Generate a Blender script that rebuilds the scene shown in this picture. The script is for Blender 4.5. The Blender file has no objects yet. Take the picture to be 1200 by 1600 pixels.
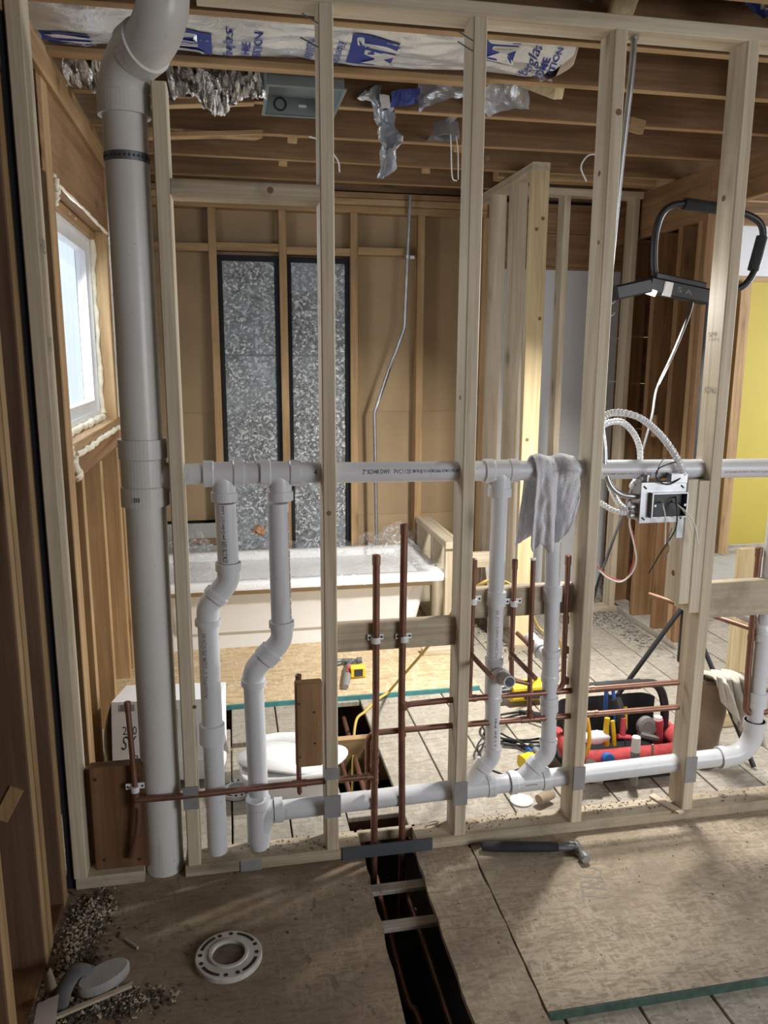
import bpy, math, random
from mathutils import Vector, Matrix, noise
S = bpy.context.scene
COL = S.collection
random.seed(7)
R = random.Random(11)

# ------------------------------------------------------------------ camera, light, exposure
cam_d = bpy.data.cameras.new('camera'); cam = bpy.data.objects.new('camera', cam_d); COL.objects.link(cam)
cam_d.sensor_fit = 'VERTICAL'; cam_d.sensor_height = 36.0; cam_d.lens = 27.841
cam_d.clip_start = 0.05; cam_d.clip_end = 100
YAW, PITCH, ROLL = 0.194, 0.1963, 0.0052
_f = Vector((math.sin(YAW)*math.cos(PITCH), math.cos(YAW)*math.cos(PITCH), -math.sin(PITCH)))
_r = Vector((math.cos(YAW), -math.sin(YAW), 0)); _u = _r.cross(_f)
_r2 = _r*math.cos(ROLL)+_u*math.sin(ROLL); _u2 = -_r*math.sin(ROLL)+_u*math.cos(ROLL)
cam.matrix_world = Matrix(((_r2.x, _u2.x, -_f.x, -0.0276), (_r2.y, _u2.y, -_f.y, -2.1873), (_r2.z, _u2.z, -_f.z, 1.5417), (0, 0, 0, 1)))
S.camera = cam
S.view_settings.view_transform = 'Standard'; S.view_settings.look = 'None'
S.view_settings.exposure = 0.08; S.view_settings.gamma = 1.0; S.view_settings.use_curve_mapping = False
w = bpy.data.worlds.new('overcast_sky'); S.world = w; w.use_nodes = True
w.node_tree.nodes['Background'].inputs[0].default_value = (0.80, 0.88, 1.0, 1)
w.node_tree.nodes['Background'].inputs[1].default_value = 1.3

def area(name, loc, target, sx, sy, power, col, spread=180):
    d = bpy.data.lights.new(name, 'AREA'); d.shape = 'RECTANGLE'; d.size = sx; d.size_y = sy
    d.energy = power; d.color = col; d.spread = math.radians(spread)
    o = bpy.data.objects.new(name, d); COL.objects.link(o); o.location = loc
    o.rotation_euler = (Vector(target)-Vector(loc)).to_track_quat('-Z', 'Y').to_euler()
    return o
# daylight through the windows of the house (side window, the room beyond on the right, the window behind the photographer)
area('side_window_daylight', (-0.80, 1.12, 1.66), (0.6, 1.05, 0.7), 0.7, 0.95, 18, (0.86, 0.93, 1.0))
area('bright_room_daylight', (5.70, 1.7, 1.6), (1.5, 1.0, 0.3), 1.7, 1.3, 150, (0.95, 0.97, 1.0))
area('front_window_daylight', (3.1, -3.35, 1.5), (1.4, -0.2, 0.0), 1.7, 1.3, 46, (0.97, 0.98, 1.0), 140)

# ------------------------------------------------------------------ materials
def nt(name):
    m = bpy.data.materials.new(name); m.use_nodes = True
    t = m.node_tree; b = t.nodes['Principled BSDF']; return m, t, b
def N(t, typ, **kw):
    n = t.nodes.new(typ)
    for k, v in kw.items():
        if k in ('scale', 'detail', 'rough', 'dist'):
            n.inputs[{'scale': 'Scale', 'detail': 'Detail', 'rough': 'Roughness', 'dist': 'Distortion'}[k]].default_value = v
        else: setattr(n, k, v)
    return n
def ramp(t, src, stops):
    n = t.nodes.new('ShaderNodeValToRGB'); e = n.color_ramp.elements
    while len(e) < len(stops): e.new(0.5)
    for x, (p, c) in zip(e, stops):
        x.position = p; x.color = (c, c, c, 1) if isinstance(c, (int, float)) else (*c, 1)
    t.links.new(src, n.inputs[0]); return n.outputs[0]
def mix(t, fac, a, b, mode='MIX'):
    n = t.nodes.new('ShaderNodeMix'); n.data_type = 'RGBA'; n.blend_type = mode
    for s, v in ((0, fac), (6, a), (7, b)):
        if hasattr(v, 'is_output'): t.links.new(v, n.inputs[s])
        elif s == 0: n.inputs[0].default_value = v
        else: n.inputs[s].default_value = (*v, 1)
    return n.outputs[2]
def coords(t, scale, rand=True, rot=(0, 0, 0)):
    tc = t.nodes.new('ShaderNodeTexCoord'); src = tc.outputs['Object']
    if rand:
        oi = t.nodes.new('ShaderNodeObjectInfo'); mu = t.nodes.new('ShaderNodeVectorMath'); mu.operation = 'MULTIPLY_ADD'
        cv = t.nodes.new('ShaderNodeCombineXYZ')
        for i in range(3): t.links.new(oi.outputs['Random'], cv.inputs[i])
        t.links.new(cv.outputs[0], mu.inputs[0]); mu.inputs[1].default_value = (37.0, 53.0, 71.0); t.links.new(src, mu.inputs[2]); src = mu.outputs[0]
    mp = t.nodes.new('ShaderNodeMapping'); mp.inputs['Scale'].default_value = scale; mp.inputs['Rotation'].default_value = rot
    t.links.new(src, mp.inputs[0]); return mp.outputs[0]
def noise_t(t, vec, scale=1, detail=4, rough=.55, dist=0):
    n = N(t, 'ShaderNodeTexNoise', scale=scale, detail=detail, rough=rough, dist=dist); t.links.new(vec, n.inputs['Vector']); return n.outputs[0]
def bump(t, b, h, strength=.2, dist=.01):
    n = t.nodes.new('ShaderNodeBump'); n.inputs['Strength'].default_value = strength; n.inputs['Distance'].default_value = dist
    t.links.new(h, n.inputs['Height']); t.links.new(n.outputs[0], b.inputs['Normal'])

def plain(name, col, rough=.5, metal=0., var=.12, nscale=9., bmp=0., spec=.5):
    m, t, b = nt(name); v = coords(t, (1, 1, 1)); n = noise_t(t, v, nscale, 5, .6)
    c = mix(t, ramp(t, n, [(.3, 0.0), (.7, 1.0)]), tuple(x*(1-var) for x in col), tuple(min(1, x*(1+var)) for x in col))
    t.links.new(c, b.inputs['Base Color']); b.inputs['Roughness'].default_value = rough; b.inputs['Metallic'].default_value = metal
    b.inputs['Specular IOR Level'].default_value = spec
    if bmp: bump(t, b, noise_t(t, v, nscale*4, 4, .6), bmp, .004)
    return m

def wood(name, axis, dark, mid, light, rough=.62, knots=.5, dirt=0., dirtcol=(.10, .075, .05)):
    m, t, b = nt(name + '_' + 'xyz'[axis])
    sc = [13., 13., 13.]; sc[axis] = .8
    v = coords(t, sc)
    n1 = noise_t(t, v, 1.3, 5, .6, 1.1)
    c = ramp(t, n1, [(.30, dark), (.48, mid), (.68, light)])
    sf = [150., 150., 150.]; sf[axis] = 2.2
    f = noise_t(t, coords(t, sf), 1.0, 3, .6)
    c = mix(t, .55, c, ramp(t, f, [(.3, .72), (.65, 1.08)]), 'MULTIPLY')
    sk = [7.5, 7.5, 7.5]; sk[axis] = 2.4
    vo = t.nodes.new('ShaderNodeTexVoronoi'); vo.inputs['Scale'].default_value = 1.0; t.links.new(coords(t, sk), vo.inputs['Vector'])
    k = ramp(t, vo.outputs['Distance'], [(.05, knots), (.11, knots*.4), (.19, 0.)])
    c = mix(t, k, c, tuple(x*.42 for x in dark))
    big = noise_t(t, coords(t, (2.2, 2.2, 2.2)), 1.0, 5, .65)
    c = mix(t, ramp(t, big, [(.45, 0.), (.75, .35+dirt)]), c, tuple(x*.62 for x in mid))
    if dirt:
        d2 = noise_t(t, coords(t, (9, 9, 9)), 1.0, 6, .7)
        c = mix(t, ramp(t, d2, [(.50, 0.), (.68, dirt)]), c, dirtcol)
    t.links.new(c, b.inputs['Base Color']); b.inputs['Roughness'].default_value = rough; b.inputs['Specular IOR Level'].default_value = .3
    bump(t, b, f, .12, .002)
    return m
WOODS = {}
SPEC = {'new': ((.43, .345, .235), (.57, .485, .36), (.67, .59, .455), .6, .75, 0.),
        'newdirty': ((.34, .27, .185), (.48, .40, .29), (.58, .50, .375), .65, .7, .35),
        'yellow': ((.48, .36, .19), (.62, .49, .28), (.70, .58, .37), .6, .8, 0.),
        'old': ((.20, .105, .045), (.29, .165, .08), (.37, .23, .12), .65, .8, .1),
        'joist': ((.125, .068, .030), (.20, .115, .055), (.28, .17, .085), .68, .7, .15),
        'brown': ((.095, .052, .030), (.135, .077, .044), (.19, .115, .068), .7, .8, .15),
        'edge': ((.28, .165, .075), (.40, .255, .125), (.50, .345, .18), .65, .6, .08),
        'dark': ((.10, .048, .022), (.165, .082, .038), (.23, .125, .06), .7, .7, .2),
        'grey': ((.30, .27, .22), (.42, .385, .325), (.52, .485, .42), .75, .5, .35)}
def W(kind, axis):
    if (kind, axis) not in WOODS: 
        d, mi, l, r, k, di = SPEC[kind]; WOODS[(kind, axis)] = wood(kind + '_lumber', axis, d, mi, l, r, k, di)
    return WOODS[(kind, axis)]

def strand(name, ca, cb, cc, mud, mudamt, s=1.0, horiz=True, rough=.75):
    m, t, b = nt(name)
    v1 = coords(t, (9*s, 34*s, 1), False, (0, 0, .25)); v2 = coords(t, (30*s, 8*s, 1), False, (0, 0, .5)); v3 = coords(t, (10*s, 38*s, 1), False, (0, 0, -.55))
    a = noise_t(t, v1, 1, 3, .5, 1.2); bb = noise_t(t, v2, 1, 3, .5, 1.0); cc_ = noise_t(t, v3, 1, 3, .5, .8)
    c = mix(t, ramp(t, a, [(.40, 0.), (.56, 1.)]), ca, cb)
    c = mix(t, ramp(t, bb, [(.54, 0.), (.60, .75)]), c, cc)
    c = mix(t, ramp(t, cc_, [(.56, 0.), (.62, .6)]), c, tuple(x*.72 for x in ca))
    fine = noise_t(t, coords(t, (220*s, 60*s, 1), False, (0, 0, .3)), 1, 2, .5)
    c = mix(t, .5, c, ramp(t, fine, [(.3, .70), (.7, 1.12)]), 'MULTIPLY')
    big = noise_t(t, coords(t, (1.7, 1.7, 1.7), False), 1, 6, .62, .6)
    c = mix(t, ramp(t, big, [(.36, 0.), (.64, mudamt)]), c, mud)
    dab = noise_t(t, coords(t, (24, 15, 3), False, (0, 0, .8)), 1, 2, .45, .4)
    c = mix(t, ramp(t, dab, [(.655, 0.), (.69, mudamt*.6)]), c, tuple(x*.7 for x in mud))
    sp = noise_t(t, coords(t, (60, 60, 60), False), 1, 2, .5)
    c = mix(t, ramp(t, sp, [(.71, 0.), (.75, .7)]), c, tuple(x*.3 for x in mud))
    t.links.new(c, b.inputs['Base Color']); b.inputs['Roughness'].default_value = rough; b.inputs['Specular IOR Level'].default_value = .3
    bump(t, b, a, .12, .003)
    return m

def pvc_mat(name, col):
    m, t, b = nt(name); v = coords(t, (1, 1, 1))
    n = noise_t(t, v, 3.2, 5, .6); s = noise_t(t, coords(t, (30, 30, 2.5)), 1, 4, .6)
    c = mix(t, ramp(t, n, [(.35, 0.), (.75, .55)]), col, tuple(x*.80 for x in col))
    c = mix(t, ramp(t, s, [(.62, 0.), (.72, .35)]), c, (.36, .33, .29))
    sp = noise_t(t, coords(t, (70, 70, 70)), 1, 2, .5); c = mix(t, ramp(t, sp, [(.73, 0.), (.78, .5)]), c, (.2, .17, .14))
    t.links.new(c, b.inputs['Base Color']); b.inputs['Roughness'].default_value = .33; b.inputs['Specular IOR Level'].default_value = .45
    return m

def foil_mat(name, col, rough, metal, bs, scale):
    m, t, b = nt(name); v = coords(t, (1, 1, 1))
    vo = t.nodes.new('ShaderNodeTexVoronoi'); vo.inputs['Scale'].default_value = scale; t.links.new(v, vo.inputs['Vector'])
    n = noise_t(t, v, scale*.8, 6, .65, 1.0)
    h = t.nodes.new('ShaderNodeMath'); h.operation = 'ADD'; t.links.new(vo.outputs['Distance'], h.inputs[0]); t.links.new(n, h.inputs[1])
    b.inputs['Base Color'].default_value = (*col, 1); b.inputs['Roughness'].default_value = rough; b.inputs['Metallic'].default_value = metal
    bump(t, b, h.outputs[0], bs, .02); return m

def galv_mat():
    m, t, b = nt('spangled_galvanised_steel'); v = coords(t, (1, 1, 1))
    vo = t.nodes.new('ShaderNodeTexVoronoi'); vo.inputs['Scale'].default_value = 85; 
    di = t.nodes.new('ShaderNodeVectorMath'); di.operation = 'MULTIPLY_ADD'
    nn = N(t, 'ShaderNodeTexNoise', scale=26, detail=3); t.links.new(v, nn.inputs['Vector']); t.links.new(nn.outputs['Color'], di.inputs[0]); di.inputs[1].default_value = (.035, .035, .035); t.links.new(v, di.inputs[2])
    t.links.new(di.outputs[0], vo.inputs['Vector'])
    sx = t.nodes.new('ShaderNodeSeparateColor'); t.links.new(vo.outputs['Color'], sx.inputs[0])
    c = ramp(t, sx.outputs[0], [(.0, (.10, .105, .11)), (.5, (.19, .20, .205)), (.76, (.33, .35, .36)), (1., (.66, .69, .70))])
    big = noise_t(t, v, 2.6, 5, .6)
    c = mix(t, ramp(t, big, [(.42, 0.), (.70, .6)]), c, (.36, .41, .45))
    t.links.new(c, b.inputs['Base Color']); b.inputs['Metallic'].default_value = .35; b.inputs['Roughness'].default_value = .5
    return m

def copper_mat():
    m, t, b = nt('dull_copper'); v = coords(t, (1, 1, 1)); n = noise_t(t, v, 14, 5, .6)
    c = mix(t, ramp(t, n, [(.35, 0.), (.7, 1.)]), (.28, .145, .10), (.19, .092, .065))
    t.links.new(c, b.inputs['Base Color']); b.inputs['Metallic'].default_value = .6; b.inputs['Roughness'].default_value = .42; return m

def film_mat():
    m, t, b = nt('clear_plastic_film'); v = coords(t, (1, 1, 1))
    tr = t.nodes.new('ShaderNodeBsdfTransparent'); ms = t.nodes.new('ShaderNodeMixShader')
    n = noise_t(t, v, 22, 6, .65, 1.5); fac = ramp(t, n, [(.45, .04), (.60, .16), (.68, .7)])
    b.inputs['Base Color'].default_value = (.9, .93, .95, 1); b.inputs['Roughness'].default_value = .15
    bump(t, b, n, .6, .02)
    t.links.new(fac, ms.inputs[0]); t.links.new(tr.outputs[0], ms.inputs[1]); t.links.new(b.outputs[0], ms.inputs[2])
    t.links.new(ms.outputs[0], t.nodes['Material Output'].inputs[0]); return m

def cloth_mat(name, col, stain, amt, spot=None):
    m, t, b = nt(name); v = coords(t, (1, 1, 1)); f = noise_t(t, v, 260, 3, .7); big = noise_t(t, v, 14, 6, .7, .4); fi = noise_t(t, v, 90, 4, .7)
    c = mix(t, ramp(t, f, [(.3, 0.), (.7, 1.)]), tuple(x*.72 for x in col), col)
    c = mix(t, ramp(t, big, [(.45, 0.), (.66, amt)]), c, stain)
    c = mix(t, ramp(t, fi, [(.55, 0.), (.72, amt*.8)]), c, stain)
    if spot:
        tc = t.nodes.new('ShaderNodeTexCoord'); di = t.nodes.new('ShaderNodeVectorMath'); di.operation = 'DISTANCE'; di.inputs[1].default_value = spot
        t.links.new(tc.outputs['Object'], di.inputs[0]); ad = t.nodes.new('ShaderNodeMath'); ad.operation = 'MULTIPLY_ADD'; ad.inputs[1].default_value = .05; t.links.new(fi, ad.inputs[0]); t.links.new(di.outputs['Value'], ad.inputs[2])
        c = mix(t, ramp(t, ad.outputs[0], [(.035, .85), (.062, 0.)]), c, tuple(x*.55 for x in stain))
    t.links.new(c, b.inputs['Base Color']); b.inputs['Roughness'].default_value = .95; b.inputs['Specular IOR Level'].default_value = .1
    bump(t, b, f, .8, .004); return m

def emis(name, col, s):
    m, t, b = nt(name); b.inputs['Base Color'].default_value = (*col, 1); b.inputs['Emission Color'].default_value = (*col, 1); b.inputs['Emission Strength'].default_value = s; return m

def duct_rust(): return plain('flaking_rust', (.36, .20, .11), .9, 0, .5, 40, .5)
PVC = pvc_mat('white_pvc', (.66, .67, .70)); PVC2 = pvc_mat('white_pvc_fitting', (.69, .70, .725)); PVCD = pvc_mat('grey_white_pvc_stack', (.68, .67, .64))
COPPER = copper_mat(); GALV = galv_mat(); FILM = film_mat()
STEEL = plain('zinc_steel', (.40, .41, .42), .38, .85, .2, 20); DKSTEEL = plain('dull_grey_steel', (.17, .18, .19), .5, .6, .25, 30)
PLATEM = plain('grey_nail_plate', (.30, .30, .30), .6, .3, .12, 12); TAPEM = plain('dark_grey_plate', (.085, .095, .105), .6, .3, .12, 12)
BLACK = plain('black_plastic', (.016, .016, .017), .45, 0, .2); RUBBER = plain('black_rubber', (.022, .022, .023), .8, 0, .3, 30, .2)
WHITE = plain('white_enamel', (.80, .80, .80), .25, 0, .04, 2); VINYL = plain('white_vinyl', (.78, .79, .80), .4, 0, .04, 6)
FOAM = plain('cream_spray_foam', (.82, .76, .60), .8, 0, .12, 30, .5); PAPERW = plain('white_card', (.82, .83, .85), .7, 0, .04, 5)
CARD = plain('tan_card', (.42, .32, .20), .85, 0, .1, 8); YELLOW = plain('yellow_plastic', (.75, .53, .02), .4, 0, .08, 8); REDC = plain('red_canvas', (.42, .05, .055), .8, 0, .2, 60, .3)
BLUE = plain('blue_plastic', (.03, .14, .48), .4, 0, .1, 8); REDP = plain('red_plastic', (.48, .06, .08), .4, 0, .1, 8); GREYP = plain('grey_plastic', (.20, .20, .19), .5, 0, .15, 9)
INK = plain('black_ink', (.03, .03, .035), .7, 0, .1); INKB = plain('blue_ink', (.022, .045, .27), .55, 0, .1); INKG = plain('faded_ink', (.30, .26, .22), .8, 0, .2); INKR = plain('brown_ink', (.30, .16, .12), .7, 0, .2)
FIBER = plain('brown_fibreboard', (.355, .255, .145), .85, 0, .14, 1.6, .1); BLACKSHEET = plain('black_parts_and_gap_shade', (.012, .012, .016), .9, 0, .2)  # flat black serves real black parts and the painted shade in the wall gap
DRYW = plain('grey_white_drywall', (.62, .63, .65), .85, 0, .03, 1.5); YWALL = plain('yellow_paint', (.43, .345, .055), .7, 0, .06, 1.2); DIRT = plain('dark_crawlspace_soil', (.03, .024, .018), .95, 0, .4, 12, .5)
WIREW = plain('white_wire', (.78, .77, .74), .5, 0, .05); WIREK = plain('black_wire', (.02, .02, .02), .5, 0, .1); WIRER = plain('red_wire', (.5, .08, .05), .5, 0, .1); YCORD = plain('yellow_cord', (.50, .34, .06), .5, 0, .1)
TEAL = plain('teal_edge_paint', (.055, .21, .22), .7, 0, .25, 20); GREEN = plain('dark_green_edge_paint', (.045, .085, .065), .75, 0, .4, 25)
FOIL = foil_mat('crumpled_foil', (.78, .77, .75), .22, 1.0, .9, 22); FACING = foil_mat('silver_kraft_facing', (.68, .71, .75), .33, .6, .5, 9); KRAFT = plain('brown_kraft_back', (.33, .25, .17), .8, 0, .15, 8)
BRICKD = plain('dusty_grey_rubber', (.32, .31, .30), .85, 0, .18, 14, .2); CHIPS = plain('plaster_and_wood_chips', (.42, .36, .27), .9, 0, .5, 160); SIDING = plain('pale_siding', (.80, .86, .95), .7, 0, .05, 2)
CLEAR = plain('milky_clear_plastic', (.78, .78, .78), .2, 0, .05); GREYBOX = plain('grey_galvanised_housing', (.21, .245, .245), .5, .35, .12, 6)
TAN = cloth_mat('tan_canvas', (.33, .255, .18), (.20, .15, .10), .4); RAG = cloth_mat('grey_white_terry', (.86, .87, .92), (.45, .41, .39), .32, (.028, -.035, .112)); TOWEL = cloth_mat('beige_terry', (.74, .71, .63), (.50, .46, .38), .35)
PLYF = strand('muddy_plywood', (.285, .22, .15), (.36, .285, .20), (.40, .325, .235), (.165, .122, .08), .95, 1.9)
PLYR = strand('worn_plywood', (.40, .32, .225), (.54, .45, .335), (.60, .51, .395), (.24, .195, .14), .72, 2.1)
OSB = strand('clean_strand_board', (.50, .37, .21), (.62, .49, .31), (.70, .58, .40), (.48, .36, .22), .25, 1.2)
PLANKM = strand('dusty_plank', (.345, .31, .255), (.43, .395, .335), (.49, .455, .39), (.27, .23, .18), .6, 1.5)

# ------------------------------------------------------------------ geometry helpers
class MB:
    def __init__(s): s.v = []; s.f = []; s.sm = []
    def add(s, v, f, smooth=False):
        o = len(s.v); s.v += [tuple(x) for x in v]; s.f += [tuple(i+o for i in q) for q in f]; s.sm += [smooth]*len(f); return s
    def box(s, lo, hi, c=0.0):
        d = [hi[i]-lo[i] for i in range(3)]
        if c <= 0 or min(d) < 2.5*c:
            x0, y0, z0 = lo; x1, y1, z1 = hi
            return s.add([(x0,y0,z0),(x1,y0,z0),(x1,y1,z0),(x0,y1,z0),(x0,y0,z1),(x1,y0,z1),(x1,y1,z1),(x0,y1,z1)],
                  [(3,2,1,0),(4,5,6,7),(0,1,5,4),(1,2,6,5),(2,3,7,6),(3,0,4,7)])
        a = max(range(3), key=lambda i: d[i]); p, q = (a+1) % 3, (a+2) % 3
        P0, P1, Q0, Q1 = lo[p], hi[p], lo[q], hi[q]
        prof = [(P0+c,Q0),(P1-c,Q0),(P1,Q0+c),(P1,Q1-c),(P1-c,Q1),(P0+c,Q1),(P0,Q1-c),(P0,Q0+c)]
        v = []
        for e in (lo[a], hi[a]):
            for (x, y) in prof:
                t = [0, 0, 0]; t[a] = e; t[p] = x; t[q] = y; v.append(t)
        f = [(i, (i+1) % 8, 8+(i+1) % 8, 8+i) for i in range(8)] + [tuple(range(7, -1, -1)), tuple(range(8, 16))]
        return s.add(v, f)
    def beam(s, p0, p1, wd, th, side=(0, 0, 1), c=0.0015):
        p0, p1 = Vector(p0), Vector(p1); ax = (p1-p0); L = ax.length; ax.normalize(); sd = Vector(side); sd = (sd-ax*sd.dot(ax)).normalized(); ot = ax.cross(sd)
        m = MB().box((-wd/2, -th/2, 0), (wd/2, th/2, L), c)
        return s.add([p0+sd*x+ot*y+ax*z for x, y, z in m.v], m.f)
    def obox(s, c, size, rot=(0, 0, 0), ch=0.0):
        from mathutils import Euler
        e = Euler(rot).to_matrix(); m = MB().box([-x/2 for x in size], [x/2 for x in size], ch)
        return s.add([e @ Vector(v)+Vector(c) for v in m.v], m.f)
    def sweep(s, pts, r, n=14, caps=True, smooth=True, flat=None):
        pts = [Vector(p) for p in pts]; k = len(pts); rr = r if isinstance(r, (list, tuple)) else [r]*k
        tan = [(pts[min(i+1, k-1)]-pts[max(i-1, 0)]).normalized() for i in range(k)]
        up = Vector((0, 0, 1)) if abs(tan[0].z) < .9 else Vector((0, 1, 0))
        nrm = (up-tan[0]*up.dot(tan[0])).normalized(); v = []
        for i in range(k):
            nrm = (nrm-tan[i]*nrm.dot(tan[i])); nrm = nrm.normalized() if nrm.length > 1e-6 else tan[i].orthogonal().normalized()
            b = tan[i].cross(nrm)
            for j in range(n):
                a = 2*math.pi*j/n; v.append(pts[i]+(nrm*math.cos(a)*(flat or 1)+b*math.sin(a))*rr[i])
        f = [(i*n+j, i*n+(j+1) % n, (i+1)*n+(j+1) % n, (i+1)*n+j) for i in range(k-1) for j in range(n)]
        s.add(v, f, smooth)
        if caps: s.add(v[:n], [tuple(range(n-1, -1, -1))]); s.add(v[-n:], [tuple(range(n))])
        return s
    def cyl(s, p0, p1, r, n=24, r1=None): return s.sweep([p0, p1], [r, r if r1 is None else r1], n)
    def lathe(s, p, d, prof, n=28, smooth=False, caps=True):
        d = Vector(d).normalized(); a = d.orthogonal().normalized(); b = d.cross(a); p = Vector(p); v = []
        for (h, r) in prof:
            for j in range(n):
                t = 2*math.pi*j/n; v.append(p+d*h+(a*math.cos(t)+b*math.sin(t))*r)
        k = len(prof)
        s.add(v, [(i*n+j, i*n+(j+1) % n, (i+1)*n+(j+1) % n, (i+1)*n+j) for i in range(k-1) for j in range(n)], smooth)
        if caps: s.add(v[:n], [tuple(range(n-1, -1, -1))]); s.add(v[-n:], [tuple(range(n))])
        return s
    def prism(s, poly, z0, z1):
        n = len(poly); v = [(x, y, z0) for x, y in poly]+[(x, y, z1) for x, y in poly]
        return s.add(v, [tuple(range(n-1, -1, -1)), tuple(range(n, 2*n))]+[(i, (i+1) % n, n+(i+1) % n, n+i) for i in range(n)])
    def grid(s, fn, nu, nv, smooth=True, thick=0.0):
        v = [fn(i/nu, j/nv) for j in range(nv+1) for i in range(nu+1)]
        f = [(j*(nu+1)+i, j*(nu+1)+i+1, (j+1)*(nu+1)+i+1, (j+1)*(nu+1)+i) for j in range(nv) for i in range(nu)]
        return s.add(v, f, smooth)
    def ball(s, c, r, sq=(1, 1, 1), n=12, m=8, jit=0.):
        v = [(c[0], c[1], c[2]-r*sq[2])]
        for i in range(1, m):
            ph = math.pi*i/m-math.pi/2
            for j in range(n):
                k = 1+jit*(R.random()-.5); th = 2*math.pi*j/n
                v.append((c[0]+r*k*sq[0]*math.cos(ph)*math.cos(th), c[1]+r*k*sq[1]*math.cos(ph)*math.sin(th), c[2]+r*k*sq[2]*math.sin(ph)))
        v.append((c[0], c[1], c[2]+r*sq[2])); f = [(0, 1+(j+1) % n, 1+j) for j in range(n)]
        for i in range(m-2):
            f += [(1+i*n+j, 1+i*n+(j+1) % n, 1+(i+1)*n+(j+1) % n, 1+(i+1)*n+j) for j in range(n)]
        L = len(v)-1; f += [(L, 1+(m-2)*n+j, 1+(m-2)*n+(j+1) % n) for j in range(n)]
        return s.add(v, f, True)
    def build(s, name, mat, parent=None, label=None, thick=0.0):
        xs = list(zip(*s.v)); c = Vector([(min(a)+max(a))/2 for a in xs])
        me = bpy.data.meshes.new(name); me.from_pydata([Vector(p)-c for p in s.v], [], s.f); me.update()
        for p, q in zip(me.polygons, s.sm): p.use_smooth = q
        o = bpy.data.objects.new(name, me); COL.objects.link(o)
        me.materials.append(mat)
        o.location = c-(wloc(parent) if parent else Vector()); 
        if parent: o.parent = parent
        if label: o['label'] = label
        if thick:
            md = o.modifiers.new('thickness', 'SOLIDIFY'); md.thickness = thick; md.offset = 0
        return o
def wloc(o):
    p = Vector(o.location)
    while o.parent: o = o.parent; p += Vector(o.location)
    return p
def empty(name, loc): o = bpy.data.objects.new(name, None); COL.objects.link(o); o.location = loc; o.empty_display_size = .05; return o
def thing(name, loc, label, cat, group=None): return tag(empty(name, loc), label, cat, group)
def tag(o, label, cat, group=None):
    o['label'] = label; o['category'] = cat
    if group: o['group'] = group
    return o
def struct(name, loc=(0, 0, 0)): o = empty(name, loc); o['kind'] = 'structure'; return o
def board(name, lo, hi, kind, parent, c=.003, label=None):
    d = [hi[i]-lo[i] for i in range(3)]; a = max(range(3), key=lambda i: d[i])
    return MB().box(lo, hi, c).build(name, W(kind, a), parent, label)
def smooth_path(pts, n=8):
    P = [Vector(p) for p in pts]; P = [P[0]*2-P[1]]+P+[P[-1]*2-P[-2]]; out = []
    for i in range(1, len(P)-2):
        a, b, c, d = P[i-1:i+3]
        for k in range(n):
            t = k/n; out.append(.5*((2*b)+(c-a)*t+(2*a-5*b+4*c-d)*t*t+(3*b-a-3*c+d)*t**3))
    out.append(P[-2]); return out
def arc_path(a, c, b, rad, n=8):
    """a -> corner c -> b with a rounded corner"""
    a, c, b = Vector(a), Vector(c), Vector(b); d1 = (a-c).normalized(); d2 = (b-c).normalized(); ang = d1.angle(d2); L = rad/math.tan(ang/2)
    L = min(L, (a-c).length*.98, (b-c).length*.98); rad = L*math.tan(ang/2); cen = c+(d1+d2).normalized()*(rad/math.sin(ang/2)); s, e = c+d1*L-cen, c+d2*L-cen
    ax = s.cross(e).normalized(); tot = s.angle(e)
    return [a]+[cen+Matrix.Rotation(tot*k/n, 3, ax) @ s for k in range(n+1)]+[b]
_txt = {}
def text2d(body, bold=0.0, shear=0.0, spacing=1.0):
    k = (body, bold, shear, spacing)
    if k not in _txt:
        cu = bpy.data.curves.new('lettering', 'FONT'); cu.body = body; cu.size = 1; cu.offset = bold; cu.shear = shear; cu.space_character = spacing; cu.resolution_u = 3; cu.fill_mode = 'FRONT'
        o = bpy.data.objects.new('lettering', cu); COL.objects.link(o); bpy.context.view_layer.update()
        me = bpy.data.meshes.new_from_object(o.evaluated_get(bpy.context.evaluated_depsgraph_get()))
        v = [(p.co.x, p.co.y) for p in me.vertices]; f = [tuple(p.vertices) for p in me.polygons]
        bpy.data.objects.remove(o); bpy.data.curves.remove(cu); bpy.data.meshes.remove(me)
        x0 = min(a for a, _ in v); x1 = max(a for a, _ in v); y0 = min(b for _, b in v); y1 = max(b for _, b in v)
        _txt[k] = ([((a-x0)/(x1-x0), (b-y0)/(y1-y0)) for a, b in v], f)
    return _txt[k]
def lettering(body, fn, mat, parent, bold=0.0, shear=0.0, spacing=1.0, name='lettering'):
    """fn maps (u along the line 0..1, v across the letters 0..1) to a point"""
    v, f = text2d(body, bold, shear, spacing); me = MB().add([fn(a, b) for a, b in v], f)
    return me.build(name, mat, parent)
def on_pipe(p0, p1, r, ang, height, front=(0, -1, 0)):
    """a line of print running from p0 to p1 on a pipe, centred at the angle ang from the front"""
    p0, p1 = Vector(p0), Vector(p1); ax = (p1-p0).normalized(); fr = Vector(front); fr = (fr-ax*fr.dot(ax)).normalized(); up = ax.cross(fr)*-1
    def fn(u, v):
        a = ang+(v-.5)*height/r; return p0+(p1-p0)*u+(fr*math.cos(a)+up*math.sin(a))*(r+.0006)
    return fn

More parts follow.
